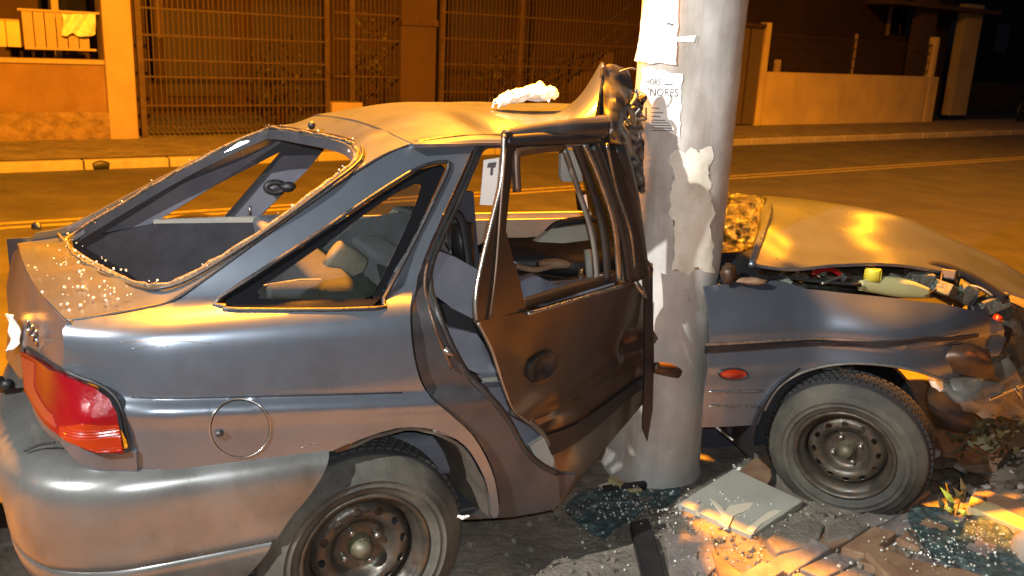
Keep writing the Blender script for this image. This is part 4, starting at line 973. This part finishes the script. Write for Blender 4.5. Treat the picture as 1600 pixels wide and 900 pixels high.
gs = [[(962, 160, 3.1), (985, 150, 3.12), (1003, 150, 3.14)], [(966, 200, 3.05), (988, 195, 3.08), (1004, 195, 3.1)], [(972, 250, 3.03), (990, 245, 3.05), (1004, 245, 3.08)], [(985, 300, 3.0), (998, 300, 3.03), (1006, 300, 3.06)]]
gloft('windscreen_shred', [[Y(*p) for p in r] for r in gs], GOLD, car, (7, 7), .005, bump=lambda p: np.array([.4, -1, .5])*(.022*nz(p, 26)+.01*nz(p, 60, 3)), smooth=False)
for k in range(9):
    x, y = rnd.uniform(975, 1000), rnd.uniform(135, 190); tube('torn_metal', [Y(x, y, 3.02), Y(x+rnd.uniform(-12, 12), y+rnd.uniform(-14, 10), 3.02), Y(x+rnd.uniform(-12, 14), y+rnd.uniform(-10, 14), 3.02)], rnd.uniform(.003, .008), rnd.choice([CHROME, RUST, PAINTD, METAL]), car, 6)
# ================================================================== FAR SIDE AND INTERIOR
def FSd(x, y): return W(x, y, np.interp(y, [190, 335, 420], [1.34, 1.46, 1.48]))
fo2 = [(52, 368), (110, 350), (240, 283), (330, 238), (418, 202), (520, 192), (700, 185), (880, 180), (965, 185), (985, 345), (1000, 450), (700, 470), (100, 420)]
hA = [(246, 343), (348, 339), (444, 240), (440, 236), (337, 288)]
hB = [(402, 340), (482, 262), (520, 218), (700, 208), (888, 205), (912, 290), (922, 331), (745, 336), (560, 338)]
far = panel('far_body_side', Frame(RO+V*1.45, U, K, -V), [FSd(*p) for p in fo2], PAINT, car, lambda ab: (ab[:, 1]-.9)*-.0+np.where(ab[:, 1] > .86, -(.86-ab[:, 1])*.24, 0), holes=[[FSd(*p) for p in hA], [FSd(*p) for p in hB]], step=.03, solid=.012, smooth_out='outer')
lo_ = [S3(-.85, 1.48, .25), S3(1.5, 1.48, .25), S3(1.5, 1.48, .86), S3(.3, 1.48, .88), S3(-.85, 1.48, .86)]
panel('far_lower_side', Frame(RO+V*1.48, U, K, -V), lo_, PAINT, car, None, step=.06, solid=.012)
def inner(name, pts, m, wv, par=None, solid=.02, step=.03): return panel(name, Frame(RO+V*wv, U, K, -V), [W(x, y, wv) for x, y in pts], m, par or car, None, step=step, solid=solid, lam=1e-3)
inner('far_rear_pillar_trim', [(118, 372), (240, 300), (330, 254), (412, 214), (440, 222), (335, 290), (246, 345), (170, 380)], TRIM, 1.36)
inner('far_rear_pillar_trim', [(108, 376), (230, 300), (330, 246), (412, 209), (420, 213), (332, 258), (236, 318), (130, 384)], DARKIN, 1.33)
inner('far_centre_pillar_trim', [(350, 345), (444, 236), (452, 222), (512, 226), (478, 268), (398, 345)], TRIM, 1.38)
inner('far_centre_pillar_edge', [(346, 345), (440, 236), (446, 238), (354, 345)], BLACK, 1.37, solid=.01)
v, f = tubev(cr([W(430+14*math.cos(a), 293+8*math.sin(a), 1.34) for a in np.linspace(0, 2*math.pi, 12, endpoint=False)], 2, True), .012, 8, True); obj('belt_anchor', v, f, RUBBER, car, smooth=True)
blob('belt_anchor_cap', W(450, 292, 1.33), (.03, .02, .02), BLACK, car, .2); tube('belt_latch', [W(390, 322, 1.3), W(391, 336, 1.3)], .006, METAL, car, 6, n=1)
inner('far_belt_trim', [(240, 344), (350, 340), (560, 338), (745, 334), (925, 331), (925, 342), (745, 346), (560, 350), (350, 350), (240, 352)], TRIML, 1.35)
inner('far_door_card', [(735, 344), (925, 341), (930, 372), (870, 384), (780, 392), (735, 395)], TRIML, 1.33)
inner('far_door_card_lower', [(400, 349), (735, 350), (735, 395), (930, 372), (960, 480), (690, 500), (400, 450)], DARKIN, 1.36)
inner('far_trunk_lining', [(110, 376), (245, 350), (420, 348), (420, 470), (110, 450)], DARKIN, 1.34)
# near side lining of the boot
def SP(x, y, s): return onplane(x, y, RO+U*s, U)
def rearp(name, pts, m, s, solid=.05, par=None): return panel(name, Frame(RO+U*s, V, K, -U), [SP(x, y, s) for x, y in pts], m, par or car, None, step=.04, solid=solid, lam=1e-3)
sb = rearp('rear_seat_back', [(190, 352), (250, 346), (380, 350), (392, 400), (330, 450), (230, 440), (205, 420)], TRIM, .02)
rearp('seat_latch', [(238, 370), (256, 370), (256, 381), (238, 381)], BLACK, .0, .01, sb)
rearp('seat_label', [(210, 410), (232, 410), (232, 418), (210, 418)], TRIML, .0, .004, sb)
tube('seat_shelf_roll', [SP(240, 350, .0), SP(300, 343, .0), SP(370, 350, .0)], [.02, .035, .02], RUBBER, car, 10)
box('boot_floor', S3(-.72, .16, .40), U*.7, V*1.25, K*.02, DARKIN, car)
box('cabin_floor', S3(-.05, .10, .28), U*.55, V*1.35, K*.02, DARKIN, car)
box('cabin_floor', S3(.5, .62, .28), U*.65, V*.83, K*.02, DARKIN, car)
box('cabin_carpet', S3(-.80, .10, .20), U*.8, V*1.35, K*.02, BLACK, car)
box('headliner', S3(.25, .32, 1.305), U*.62, V*.95, K*.012, HEADL, car)
# rounded cushions
def cushion(name, o, a, b, c, m, par=None, bv=.03):
    q = box(name, o, a, b, c, m, par or car, bevel=0); q.modifiers.clear() if False else None
    s = q.modifiers.new('b', 'BEVEL'); s.width = bv; s.segments = 4; s.limit_method = 'NONE'
    for p in q.data.polygons: p.use_smooth = True
    return q
def seat(label, s, w0, w1, lean=.22, parts=True):
    o = bpy.data.objects.new('seat', None); COL.objects.link(o); o.parent = car; c = S3(s, (w0+w1)/2, .25); WL[o.name] = c; o.location = c-wloc(car); o['label'] = label
    cushion('cushion', S3(s, w0, .34), U*.5, V*(w1-w0), K*.14, FABRIC, o)
    cushion('backrest', S3(s-.02, w0, .44), U*.12, V*(w1-w0), K*.52-U*lean, FABRIC, o)
    return o
seat('grey front passenger seat', .42, .52, .92); seat('grey driver seat on the far side', .72, .92, 1.32)
o = seat('grey rear bench', .06, .22, 1.25, .10)
for (x, y, x2, y2, r, wv) in ((612, 372, 632, 336, .055, .95), (518, 396, 562, 424, .05, .45)):
    tube('headrest', [W(x, y, wv), W((x+x2)/2, (y+y2)/2, wv), W(x2, y2, wv)], [r*.9, r, r*.9], FABRICL, car, 12, flat=.7)
inner('parcel_shelf_edge', [(412, 446), (470, 437), (538, 436), (560, 445), (480, 447)], TRIML, .3, solid=.01)
tube('bench_side', [W(418, 455, .3), W(470, 454, .3), (W(540, 452, .3)), W(572, 440, .3)], [.02, .028, .03, .03], FABRIC, car, 10)
inner('dark_bench_back', [(500, 396), (560, 345), (640, 330), (640, 440), (560, 450)], FABRIC, .8)  # dark back of the rear bench in seat fabric
# seat seen in the door opening
inner('tipped_seat_back', [(672, 402), (684, 392), (712, 402), (765, 432), (790, 470), (790, 560), (752, 530), (700, 476), (680, 462)], TRIM, .30, solid=.10)
inner('seat_gap_dark', [(690, 474), (752, 505), (760, 545), (705, 520)], BLACK, .29, solid=.02)  # black panel paints the dark gap between seat back and base
inner('seat_base', [(700, 512), (745, 522), (790, 580), (772, 598), (720, 570)], TRIM, .27, solid=.06)
inner('seat_frame_cover', [(752, 592), (784, 588), (800, 606), (762, 606)], TRIML, .26, solid=.03)
inner('seat_cushion_side', [(762, 606), (800, 604), (856, 690), (866, 736), (842, 722), (815, 690)], TRIM, .20, solid=.05)
inner('sill_scuff', [(828, 698), (850, 684), (866, 720), (862, 738), (842, 724)], TRIML, .16, solid=.02)
tube('seat_belt', [W(700, 330, .35), W(722, 345, .35), W(735, 420, .34), W(748, 500, .3)], .014, BLACK, car, 6, flat=.25)
tube('belt_reel', [W(722, 350, .40), W(724, 410, .40)], .035, BLACK, car, 8, n=1)
inner('belt_post_trim', [(716, 300), (740, 300), (750, 430), (730, 430), (700, 380)], DARKIN, .42)
# dash and bits seen through the door frame
inner('dash_panel', [(838, 378), (862, 358), (924, 350), (930, 374), (880, 380)], BOARD, .70, solid=.03)
tube('grab_handle', [W(855, 364, .72), W(872, 350, .72), W(905, 344, .72), W(930, 342, .72)], .014, BLACK, car, 8)
blob('dashboard', W(860, 402, .95), (.30, .16, .07), BLACK, car, .3, 6, 2)
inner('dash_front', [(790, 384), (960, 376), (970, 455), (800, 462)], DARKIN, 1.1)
blob('torn_foam', W(866, 412, .62), (.06, .03, .018), BRICKM, car, .3, 8, 3); tube('torn_trim', [W(806, 416, .62), W(836, 422, .62), W(862, 416, .6)], .010, BRICKM, car, 6)
inner('front_seat_top', [(812, 442), (840, 432), (870, 446), (930, 440), (960, 432), (960, 470), (820, 480)], TRIM, .42, solid=.05)
tube('steering_wheel', [W(880+46*math.cos(a), 414+20*math.sin(a), 1.05) for a in np.linspace(0, 2*math.pi, 16, endpoint=False)], .014, BLACK, car, 8, closed=True, n=2)
tube('pedal_bracket', [W(918, 390, .62), W(922, 440, .6)], .014, BOARD, car, 6, n=1)
tube('pedal_bracket', [W(908, 420, .66), W(905, 452, .64)], .010, METAL, car, 6, n=1)
inner('sun_visor', [(877, 238), (882, 234), (908, 236), (910, 284), (880, 284), (876, 276)], TRIML, .38, solid=.015)
mi = inner('mirror_housing', [(905, 304), (918, 300), (922, 330), (908, 330)], BLACK, .85, solid=.03); inner('mirror_face', [(910, 306), (916, 304), (919, 326), (911, 327)], PAPER, .84, mi, solid=.004)
tg = inner('hanging_tag', [(756, 250), (782, 246), (776, 321), (750, 320)], PAPER, .27, solid=.003)
inner('tag_print', [(763, 255), (776, 253), (774, 262), (771, 262), (770, 274), (766, 274), (767, 262), (761, 262)], INK, .266, tg, solid=.001)

# ================================================================== UTILITY POLE
PC = np.array([.588, 3.275]); PR = .182
pole = thing('utility_pole', 'thick round concrete utility pole the car is wrapped round', 'pole', (PC[0], PC[1], 0))
def pr(z): return PR+.004-.006*z*.5
vs = []; fs = []; NZ, NS = 150, 72
zs_ = [(-.05+2.6*i/110) if i <= 110 else 2.55+(i-110)*(6.2/40) for i in range(NZ+1)]
for z in zs_:
    for k in range(NS):
        a = 2*math.pi*k/NS; d = np.array([math.cos(a), math.sin(a), 0]); p = np.array([PC[0], PC[1], z])
        q = p+d*pr(z); vs.append(q+d*(.0025*nz(q, 9)+.0012*nz(q, 30, 4)+(.012*math.exp(-max(z, 0)/.03))))
for i in range(NZ):
    for k in range(NS): fs.append((i*NS+k, i*NS+(k+1) % NS, (i+1)*NS+(k+1) % NS, (i+1)*NS+k))
obj('shaft', vs, fs, CONC, pole, smooth=True)
tip = np.array([LAMP1[0], LAMP1[1], LAMP1[2]+.22]); p0 = np.array([PC[0], PC[1], 6.3])
tube('lamp_arm', [p0, (p0+tip)/2+K*.25, tip+K*.05], .035, METAL, pole, 10)
lathe('lamp_head', [(0, .14), (.10, .12), (.20, .03), (.22, -.02), (.2, -.03), (.19, -.0)], FLOODM, Matrix.Translation(tip), pole, 20)
def cyl(x, y, offv=0.):
    d = ray(x, y); r = None
    z = 1.2
    for _ in range(4):
        r = pr(z)+offv; a = d[0]**2+d[1]**2; b = -2*(d[0]*PC[0]+d[1]*PC[1]); c = PC@PC-r*r; q = b*b-4*a*c
        if q > 0: t = (-b-math.sqrt(q))/(2*a); p = CAM+d*t
        else:
            t = -b/(2*a); p = CAM+d*t; e = p[:2]-PC; e = e/np.linalg.norm(e)*r; p[:2] = PC+e
        z = p[2]
    return p
def wrap(name, pts4, m, par=None, offv=.003, n=(10, 14), solid=.0, amp=.0015, curl=0., jag=0.):
    (tl, tr, br, bl) = [np.array(p, float) for p in pts4]; vs = []; fs = []
    for i in range(n[1]+1):
        for j in range(n[0]+1):
            u, v_ = j/n[0], i/n[1]; p = (tl*(1-u)+tr*u)*(1-v_)+(bl*(1-u)+br*u)*v_
            if jag:
                e_ = max(abs(u-.5), abs(v_-.5))*2
                if e_ > .99: p = p+np.array([3*nz((v_*5, u, 0), 1.3, 1)+1.4*nz((v_*5, u, 1), 4, 2), 3*nz((u*4, v_, 3), 1.2, 4)+1.2*nz((u*4, v_, 1), 5, 2)])*jag*1.3
            o_ = offv+amp*(1+math.sin(u*9+v_*5))+curl*max(0, .25-u)*v_
            vs.append(cyl(p[0], p[1], o_))
    for i in range(n[1]):
        for j in range(n[0]): q = i*(n[0]+1)+j; fs.append((q, q+n[0]+1, q+n[0]+2, q+1))
    return obj(name, vs, fs, m, par, smooth=True, solid=solid, offset=1)
def ptext(s, x, y, hpx, wpx, par, offv, slant=0.):
    cu = bpy.data.curves.new('lettering', 'FONT'); cu.body = s; cu.resolution_u = 3
    ob = bpy.data.objects.new('lettering_source', cu); COL.objects.link(ob); bpy.context.view_layer.update()
    dg = bpy.context.evaluated_depsgraph_get(); me = ob.evaluated_get(dg).to_mesh()
    vs = np.array([v.co[:] for v in me.vertices]); fs = [tuple(p.vertices) for p in me.polygons]; ob.evaluated_get(dg).to_mesh_clear()
    bpy.data.objects.remove(ob)
    lo, hi = vs.min(0), vs.max(0); P = []
    for v in vs:
        u, t = (v[0]-lo[0])/(hi[0]-lo[0]), (v[1]-lo[1])/(hi[1]-lo[1]); P.append(cyl(x+u*wpx+slant*t, y-t*hpx+u*slant, offv))
    return obj('lettering', P, fs, INK, par)
o = wrap('poster', [(1004, 104), (1066, 117), (1062, 214), (997, 186)], PAPER, None, .004, (14, 24), curl=.01, jag=.8); tag(o, 'lower white poster with two printed words pasted on the utility pole', 'poster')
ptext('HORS', 1009, 132, 9, 22, o, .0085, .5); box_ = ptext('___', 1038, 133, 2, 13, o, .0085, .5)
ptext("'NORES", 1012, 150, 13, 47, o, .0085, 1.0)
ptext('I', 1008, 184, 16, 3, o, .0085, 0)
for i, (y, w_) in enumerate(((168, 12), (175, 18), (181, 14), (187, 22), (191, 28), (195, 30), (199, 32), (203, 34))): wrap('print_line', [(1018, y), (1018+w_, y+.6), (1018+w_, y+2.0), (1018, y+1.4)], INK, o, .0085, (5, 1), amp=0)
o = wrap('poster', [(1013, -30), (1062, -28), (1056, 101), (991, 97)], PAPER, None, .011, (14, 24), curl=.03, jag=.6); tag(o, 'upper bright white poster on the pole with a faint picture, overlapping the lower one', 'poster')
wrap('faint_print', [(1026, 4), (1044, 6), (1040, 20), (1028, 16)], GLUE, o, .0165, (5, 5), amp=0)
ptext('~', 1042, 40, 5, 10, o, .0165, 0)
o = wrap('paper_scrap', [(1055, 58), (1088, 55), (1084, 66), (1056, 65)], PAPER, None, .004, (8, 4)); tag(o, 'small torn white strip of paper beside the upper poster', 'paper')
o = wrap('paper_remnant', [(1050, 236), (1110, 232), (1114, 424), (1050, 428)], GLUE, None, .002, (26, 40), amp=.0006, jag=2.4); tag(o, 'large peeling remnant of old pale paper round the middle of the pole', 'paper')
# ================================================================== ROOF RAG
g = []
for i, (x, y, h) in enumerate(((775, 161, .1), (790, 152, .5), (806, 148, .7), (826, 144, .8), (842, 142, 1.0), (852, 140, .9), (862, 146, .4))):
    c = W(x, y, .62); r = [];
    for k in range(10):
        a = 2*math.pi*k/10; rr = .012+.022*h; r.append(c+V*math.cos(a)*rr*2.4+K*math.sin(a)*rr*.62-K*.004)
    g.append(r+[r[0]])
o = gloft('white_rag', g, CLOTH, None, (8, 5), 0, bump=lambda p: K*.022*(abs(nz(p, 26))-.2)+V*.025*nz(p, 18, 3)+K*.008*nz(p, 60), flip=True); tag(o, 'crumpled white rag lying on the dented yellow lit car roof', 'rag')
fl = gloft('raised_corner', [[W(838, 148, .6), W(858, 160, .56)], [W(842, 131, .6), W(862, 146, .56)], [W(846, 130, .62), W(861, 142, .6)]], CLOTH, o, (4, 4), .004, bump=lambda p: V*.008*nz(p, 30))
# ================================================================== DEBRIS
def prism(name, px, h, m, label=None, cat=None, z0=0.0, tilt=None, bevel=.004, parent=None, group=None, side_m=None):
    B = [Z(x, y, z0+h) for x, y in px]
    if tilt is not None: B = [b+K*t for b, t in zip(B, tilt)]
    n = len(B); vs = B+[b-K*(h+.01) for b in B]
    ar = sum(B[i][0]*B[(i+1) % n][1]-B[(i+1) % n][0]*B[i][1] for i in range(n))
    idx = list(range(n)) if ar > 0 else list(range(n))[::-1]
    fs = [tuple(idx), tuple(i+n for i in idx[::-1])]
    for k in range(n): a, b = idx[k], idx[(k+1) % n]; fs.append((a, a+n, b+n, b))
    o = obj(name, vs, fs, m, parent, bevel=bevel)
    if label: tag(o, label, cat, group)
    return o
o = prism('grey_board', [(1060, 786), (1146, 739), (1254, 786), (1174, 836)], .02, BOARD, 'flat grey board with scraped cream streaks lying between pole and front wheel', 'board', tilt=[.0, .02, .01, .0])
def onboard(px, m): 
    B = [Z(x, y, .034) for x, y in px]
    return obj('scrape', B, [tuple(range(len(B)))] if True else [], m, o, solid=.001)
prism('scrape', [(1140, 790), (1178, 784), (1170, 796), (1146, 806), (1138, 822), (1122, 812)], .002, CREAMB, parent=o, z0=.027, bevel=0)
prism('scrape', [(1166, 826), (1200, 800), (1226, 792), (1214, 804), (1190, 818), (1178, 830)], .002, CREAMB, parent=o, z0=.025, bevel=0)
prism('scrape', [(1110, 778), (1126, 790), (1142, 812), (1138, 818), (1122, 794)], .002, CREAMB, parent=o, z0=.028, bevel=0)
prism('rubber_strip', [(984, 814), (1014, 808), (1028, 850), (1042, 905), (1006, 910), (992, 850)], .022, RUST and RUBBER, 'short dark rubber strip on the pavement before the pole', 'strip', bevel=.008)
# glass sheets
def sheetg(name, px, label, seed, zz=.02):
    P3 = [Z(x, y, zz) for x, y in px]; o = panel(name, Frame((0, 0, zz), (1, 0, 0), (0, 1, 0), K), P3, CRUMBD, None, lambda ab: np.zeros(len(ab)), step=.012, solid=.006,
        bump=lambda p: .022*nz(p, 7, seed)+.012*nz(p, 20, seed)+.006*nz(p, 55, seed), smooth=False, smooth_out=True)
    return tag(o, label, 'broken glass')
sheetg('shattered_glass_sheet', [(884, 792), (905, 772), (950, 762), (1010, 764), (1062, 764), (1046, 784), (1000, 800), (975, 818), (945, 836), (915, 822)], 'crumbled dark window glass lying at the foot of the pole', 2, .012)
sheetg('shattered_glass_sheet', [(1418, 806), (1450, 790), (1500, 800), (1560, 808), (1612, 826), (1620, 885), (1560, 905), (1490, 888), (1448, 856)], 'blue green crumbled glass sheet at the lower right corner before the timber', 5, .03)
prism('wood_splinter', [(935, 757), (956, 750), (962, 758), (944, 764)], .02, CREAMB, 'short pale split wood chip on the crumbled glass by the pole', 'wood chip')
prism('wood_splinter', [(953, 741), (975, 752), (970, 757), (950, 748)], .035, TIMBER, 'raised thin pale splinter leaning over the glass by the pole', 'wood chip')
prism('plastic_strip', [(940, 758), (1008, 750), (1012, 755), (944, 764)], .024, RUBBER, 'thin black plastic strip across the glass at the pole foot', 'strip')
prism('wood_splinter', [(967, 759), (992, 756), (1004, 764), (985, 766)], .012, TIMBER, 'flat pale wood chip right against the pole foot', 'wood chip')
# terracotta shard behind the board
prism('terracotta_shard', [(1155, 735), (1180, 715), (1204, 708), (1206, 745), (1198, 760), (1172, 748)], .03, BRICKM, 'orange brown shard behind the grey board beside the front tyre', 'shard')
prism('concrete_lump', [(1197, 842), (1222, 822), (1262, 809), (1290, 818), (1282, 838), (1250, 856), (1215, 862)], .035, SIDEW, 'pale broken concrete lump right of the grey board', 'concrete lump', bevel=.01)
prism('concrete_lump', [(1290, 818), (1330, 812), (1362, 820), (1330, 838), (1288, 846)], .03, SIDEW, 'low flat concrete lump under the front tyre edge', 'concrete lump', bevel=.01)
# broken paving slabs, lower right
d1 = Z(1350, 815)-Z(1190, 900); d1[2] = 0; d1 /= np.linalg.norm(d1); d2 = Z(1390, 898)-Z(1265, 848); d2[2] = 0; d2 /= np.linalg.norm(d2)
o0 = Z(1262, 852)
t = thing('broken_paving', 'heap of broken paving slabs with dark joints at the lower right', 'paving', (o0[0], o0[1], 0))
k = 0
for i in range(-3, 3):
    for j in range(0, 7):
        p = o0+d1*(i*.235+(.05 if j % 2 else 0))+d2*(j*.085)
        if k >= 40: break
        k += 1; L, Wd = .225+rnd.uniform(-.03, .006), .078+rnd.uniform(-.006, .004)
        e1 = d1*L+K*rnd.uniform(-.02, .02); e2 = d2*Wd+K*rnd.uniform(-.010, .012)
        m = SLAB if rnd.random() < .86 else BRICKM
        box('slab', p+K*(-.028+rnd.uniform(-.004, .006)), e1, e2 if np.cross(d1, d2)[2] > 0 else e2, K*(.045), m, t, bevel=.006)
prism('orange_plank', [(1352, 862), (1372, 850), (1420, 872), (1500, 888), (1560, 905), (1400, 912)], .035, BRICKM, 'orange lit splintered plank in the lower right corner under the glass', 'plank')
prism('orange_shard', [(1112, 858), (1128, 872), (1172, 905), (1128, 912)], .02, BRICKM, 'pointed orange tile shard at the bottom edge right of the rubber strip', 'shard')
prism('broken_tile', [(1040, 835), (1110, 830), (1124, 880), (1100, 905), (1048, 905)], .008, SLAB, 'flat grey green tile piece at the bottom edge beside the rubber strip', 'tile')
t = thing('timber_piece', 'pale timber beam at the right edge above the crumbled glass', 'timber', Z(1560, 800))
prism('beam_front', [(1512, 790), (1610, 832), (1610, 812), (1518, 774)], .05, TIMBER, parent=t); prism('beam_back', [(1519, 773), (1612, 811), (1620, 790), (1530, 762)], .045, BRICKM, parent=t)
blob('white_stone', Z(1600, 862, .04), (.035, .05, .07), KERBM, None, .5, 8, 6); tag(bpy.data.objects['white_stone'], 'pale lump at the very right edge near the bottom corner', 'stone')
tube('bright_rod', [Z(1418, 828, .05), Z(1436, 848, .05), Z(1452, 868, .045)], .006, CHROME, None, 6); tag(bpy.data.objects['bright_rod'], 'short bright metal rod lying across the edge of the crumbled glass', 'rod')
blob('small_pebble', Z(118, 878, .012), (.012, .010, .012), KERBM, None, .3); tag(bpy.data.objects['small_pebble'], 'tiny pale pebble below the rear bumper', 'pebble')
# weed with yellow leaves
wc_ = Z(1492, 792, .0)
t = thing('weed', 'yellow leaved weed sprouting between front tyre and crumbled glass', 'weed', wc_)
for (x0, y0, x1, y1) in ((1492, 815, 1478, 755), (1492, 815, 1505, 760), (1492, 815, 1515, 800), (1494, 815, 1500, 770)):
    tube('stem', [Z(x0, y0, .0), Y(x1, y1, wc_[1]-.03)], .003, LEAFD, t, 5, n=1)
def leaf(a, b, wd, m, par, nm='leaf'):
    a, b = np.array(a), np.array(b); d = b-a; s = np.cross(d, RT*.3+FW); s = s/np.linalg.norm(s)*wd; c = (a+b)/2-FW*.008
    return obj(nm, [a, c-s, b, c+s, c+FW*-.004], [(0, 1, 4), (1, 2, 4), (2, 3, 4), (3, 0, 4)], m, par, solid=.0008)
for (x0, y0, x1, y1, m) in ((1468, 760, 1494, 792, LEAF), (1474, 792, 1492, 797, LEAF), (1495, 796, 1513, 804, LEAF), (1490, 812, 1506, 826, LEAF), (1498, 828, 1494, 852, LEAF), (1412, 822, 1432, 818, LEAF), (1424, 832, 1433, 820, LEAF), (1488, 760, 1506, 786, LEAFD), (1500, 745, 1508, 780, LEAFD), (1478, 775, 1490, 800, LEAFD), (1466, 775, 1474, 800, LEAFD)):
    leaf(Y(x0, y0, wc_[1]-.14), Y(x1, y1, wc_[1]-.15), .011, m, t)
cb = Z(1545, 705, 0.0)
t = thing('ground_shrub', 'dark leafy debris with amber glints behind the front wheel at right', 'shrub', cb)
mb = MB()
for k in range(150):
    x, y = 1480+rnd.gauss(60, 26), rnd.gauss(682, 17); p = Y(x, y, cb[1]-.2+rnd.uniform(-.12, .12)); a = np.array([rnd.gauss(0, 1) for _ in range(3)]); a /= np.linalg.norm(a); b = np.cross(a, FW); b /= np.linalg.norm(b)+1e-6; s = rnd.uniform(.010, .026)
    mb.add([p-a*s, p+b*s*.5, p+a*s, p-b*s*.5], [(0, 1, 2, 3)])
q = mb.build('foliage', LEAFD, t); q['kind'] = 'stuff'
prism('terracotta_tile', [(1462, 680), (1512, 655), (1520, 680), (1500, 700), (1475, 705)], .05, BRICKM, 'orange brown tile fragment standing behind the front tyre at right', 'tile', tilt=[0, .05, .04, 0, 0])
prism('terracotta_tile', [(1480, 712), (1530, 690), (1580, 700), (1560, 725), (1500, 728)], .03, BRICKM, 'flat orange brown tile fragment under the dark leaves at right', 'tile')
# rubble under the front
t = thing('rubble_heap', 'brown earth and rubble heap under the crushed nose of the car', 'rubble', Z(1560, 740))
for k in range(46):
    x, y = rnd.uniform(1455, 1620), rnd.uniform(700, 775); r = rnd.uniform(.012, .04); blob('lump', Z(x, y, .01), (r*1.3, r, r*.7), rnd.choice([SOIL, SOIL, SOIL, SLAB]), t, .6, 9, k, (8, 5))
t = thing('rubble_patch', 'scattered small concrete chips on the pavement in front of the pole', 'rubble', Z(1180, 860))
t['kind'] = 'stuff' if False else t.get('kind', '') or ''
del t['kind']
mb = MB()
for k in range(420):
    x, y = rnd.uniform(720, 1420), rnd.uniform(800, 905)
    if rnd.random() < .5: x = rnd.gauss(1170, 110)
    p = Z(x, y, .004); r = rnd.choice([rnd.uniform(.002, .006), rnd.uniform(.002, .006), rnd.uniform(.005, .012)])
    R3_ = Euler((rnd.random()*6, rnd.random()*6, rnd.random()*6)).to_matrix()
    vs = [p+np.array(R3_ @ Vector((a*r*rnd.uniform(.6, 1), b*r*rnd.uniform(.6, 1), c*r*.6))) for a, b, c in ((-1, -1, -1), (1, -1, -1), (1, 1, -1), (-1, 1, -1), (-1, -1, 1), (1, -1, 1), (1, 1, 1), (-1, 1, 1))]
    mb.add(vs, BF)
q = mb.build('chips', SIDEW, t); q['kind'] = 'stuff'
# glass crumbs -----------------------------------------------------------
def crumbs(name, pts, m, rr=(.0012, .0032), parent=None):
    mb = MB()
    for p in pts:
        r = rr[0]+(rr[1]-rr[0])*rnd.random()**2*1.25; R3_ = Euler((rnd.random()*6, rnd.random()*6, rnd.random()*6)).to_matrix()
        vs = [p+np.array(R3_ @ Vector((a*r, b*r, c*r*.8))) for a, b, c in ((-1, -1, -1), (1, -1, -1), (1, 1, -1), (-1, 1, -1), (-1, -1, 1), (1, -1, 1), (1, 1, 1), (-1, 1, 1))]
        mb.add(vs, BF)
    q = mb.build(name, m, parent); q['kind'] = 'stuff'; return q
pts = []
for k in range(330): pts.append(Z(rnd.uniform(900, 1600), rnd.gauss(830, 40), .01))
for k in range(200): pts.append(Z(rnd.gauss(1500, 60), rnd.gauss(850, 22), .05))
for k in range(130): pts.append(Z(rnd.gauss(985, 45), rnd.gauss(788, 14), .035))
for k in range(50): pts.append(Z(rnd.gauss(1120, 40), rnd.gauss(790, 30), .03))
o = crumbs('ground_glass_crumbs', pts, CRUMB); tag(o, 'glittering glass crumbs scattered over pavement and rubble', None)
big = [(1048, 771), (1057, 801), (1080, 818), (1290, 872), (1310, 885), (1373, 828), (1376, 832), (1212, 862), (990, 796), (1147, 728), (1155, 733), (910, 848), (1240, 832), (1330, 880)]
crumbs('large_glass_crumbs', [Z(x, y, .012) for x, y in big], CRUMB, (.004, .007))
pts = []
for k in range(40):
    i = rnd.randrange(len(R2)); pts.append(R2[i]+K*.012+U*rnd.gauss(0, .008)+V*rnd.gauss(0, .008))
for k in range(110):
    x, y = (rnd.gauss(120, 40), rnd.gauss(410, 28)) if k < 55 else (rnd.uniform(110, 260), rnd.uniform(400, 490))
    p = top(x, y, .004); s, w_, z = toS(p)
    if -.76 < s < -.56 and .12 < w_ < 1.4: pts.append(p)
    elif -.76 < s < -.5 and .12 < w_ < .4: pts.append(p)
q = crumbs('glass_crumbs', pts, CRUMB, (.001, .0026), car)
# floodlight on a stand (stands left of the view)
t = thing('floodlight_stand', 'portable floodlight on a thin tripod beside the road', 'floodlight', (WORK[0]-.1, WORK[1]-.15, 0))
bw = np.array([WORK[0]-.15, WORK[1]-.15, 0])
tube('pole', [bw+K*.5, bw+K*3.42], .02, METAL, t, 8, n=1)
for a in (0, 2.1, 4.2): tube('leg', [bw+K*.8, bw+np.array([.5*math.cos(a), .5*math.sin(a), 0.01])], .014, METAL, t, 6, n=1)
q = (Vector(WAIM)-Vector(WORK)).normalized().to_track_quat('Z', 'Y').to_matrix().to_4x4()
lathe('lamp_hood', [(0, -.16), (.08, -.14), (.13, -.02), (.135, .02)], FLOODM, Matrix.Translation(Vector(WORK)-Vector((0, 0, 0))) @ q, t, 20)
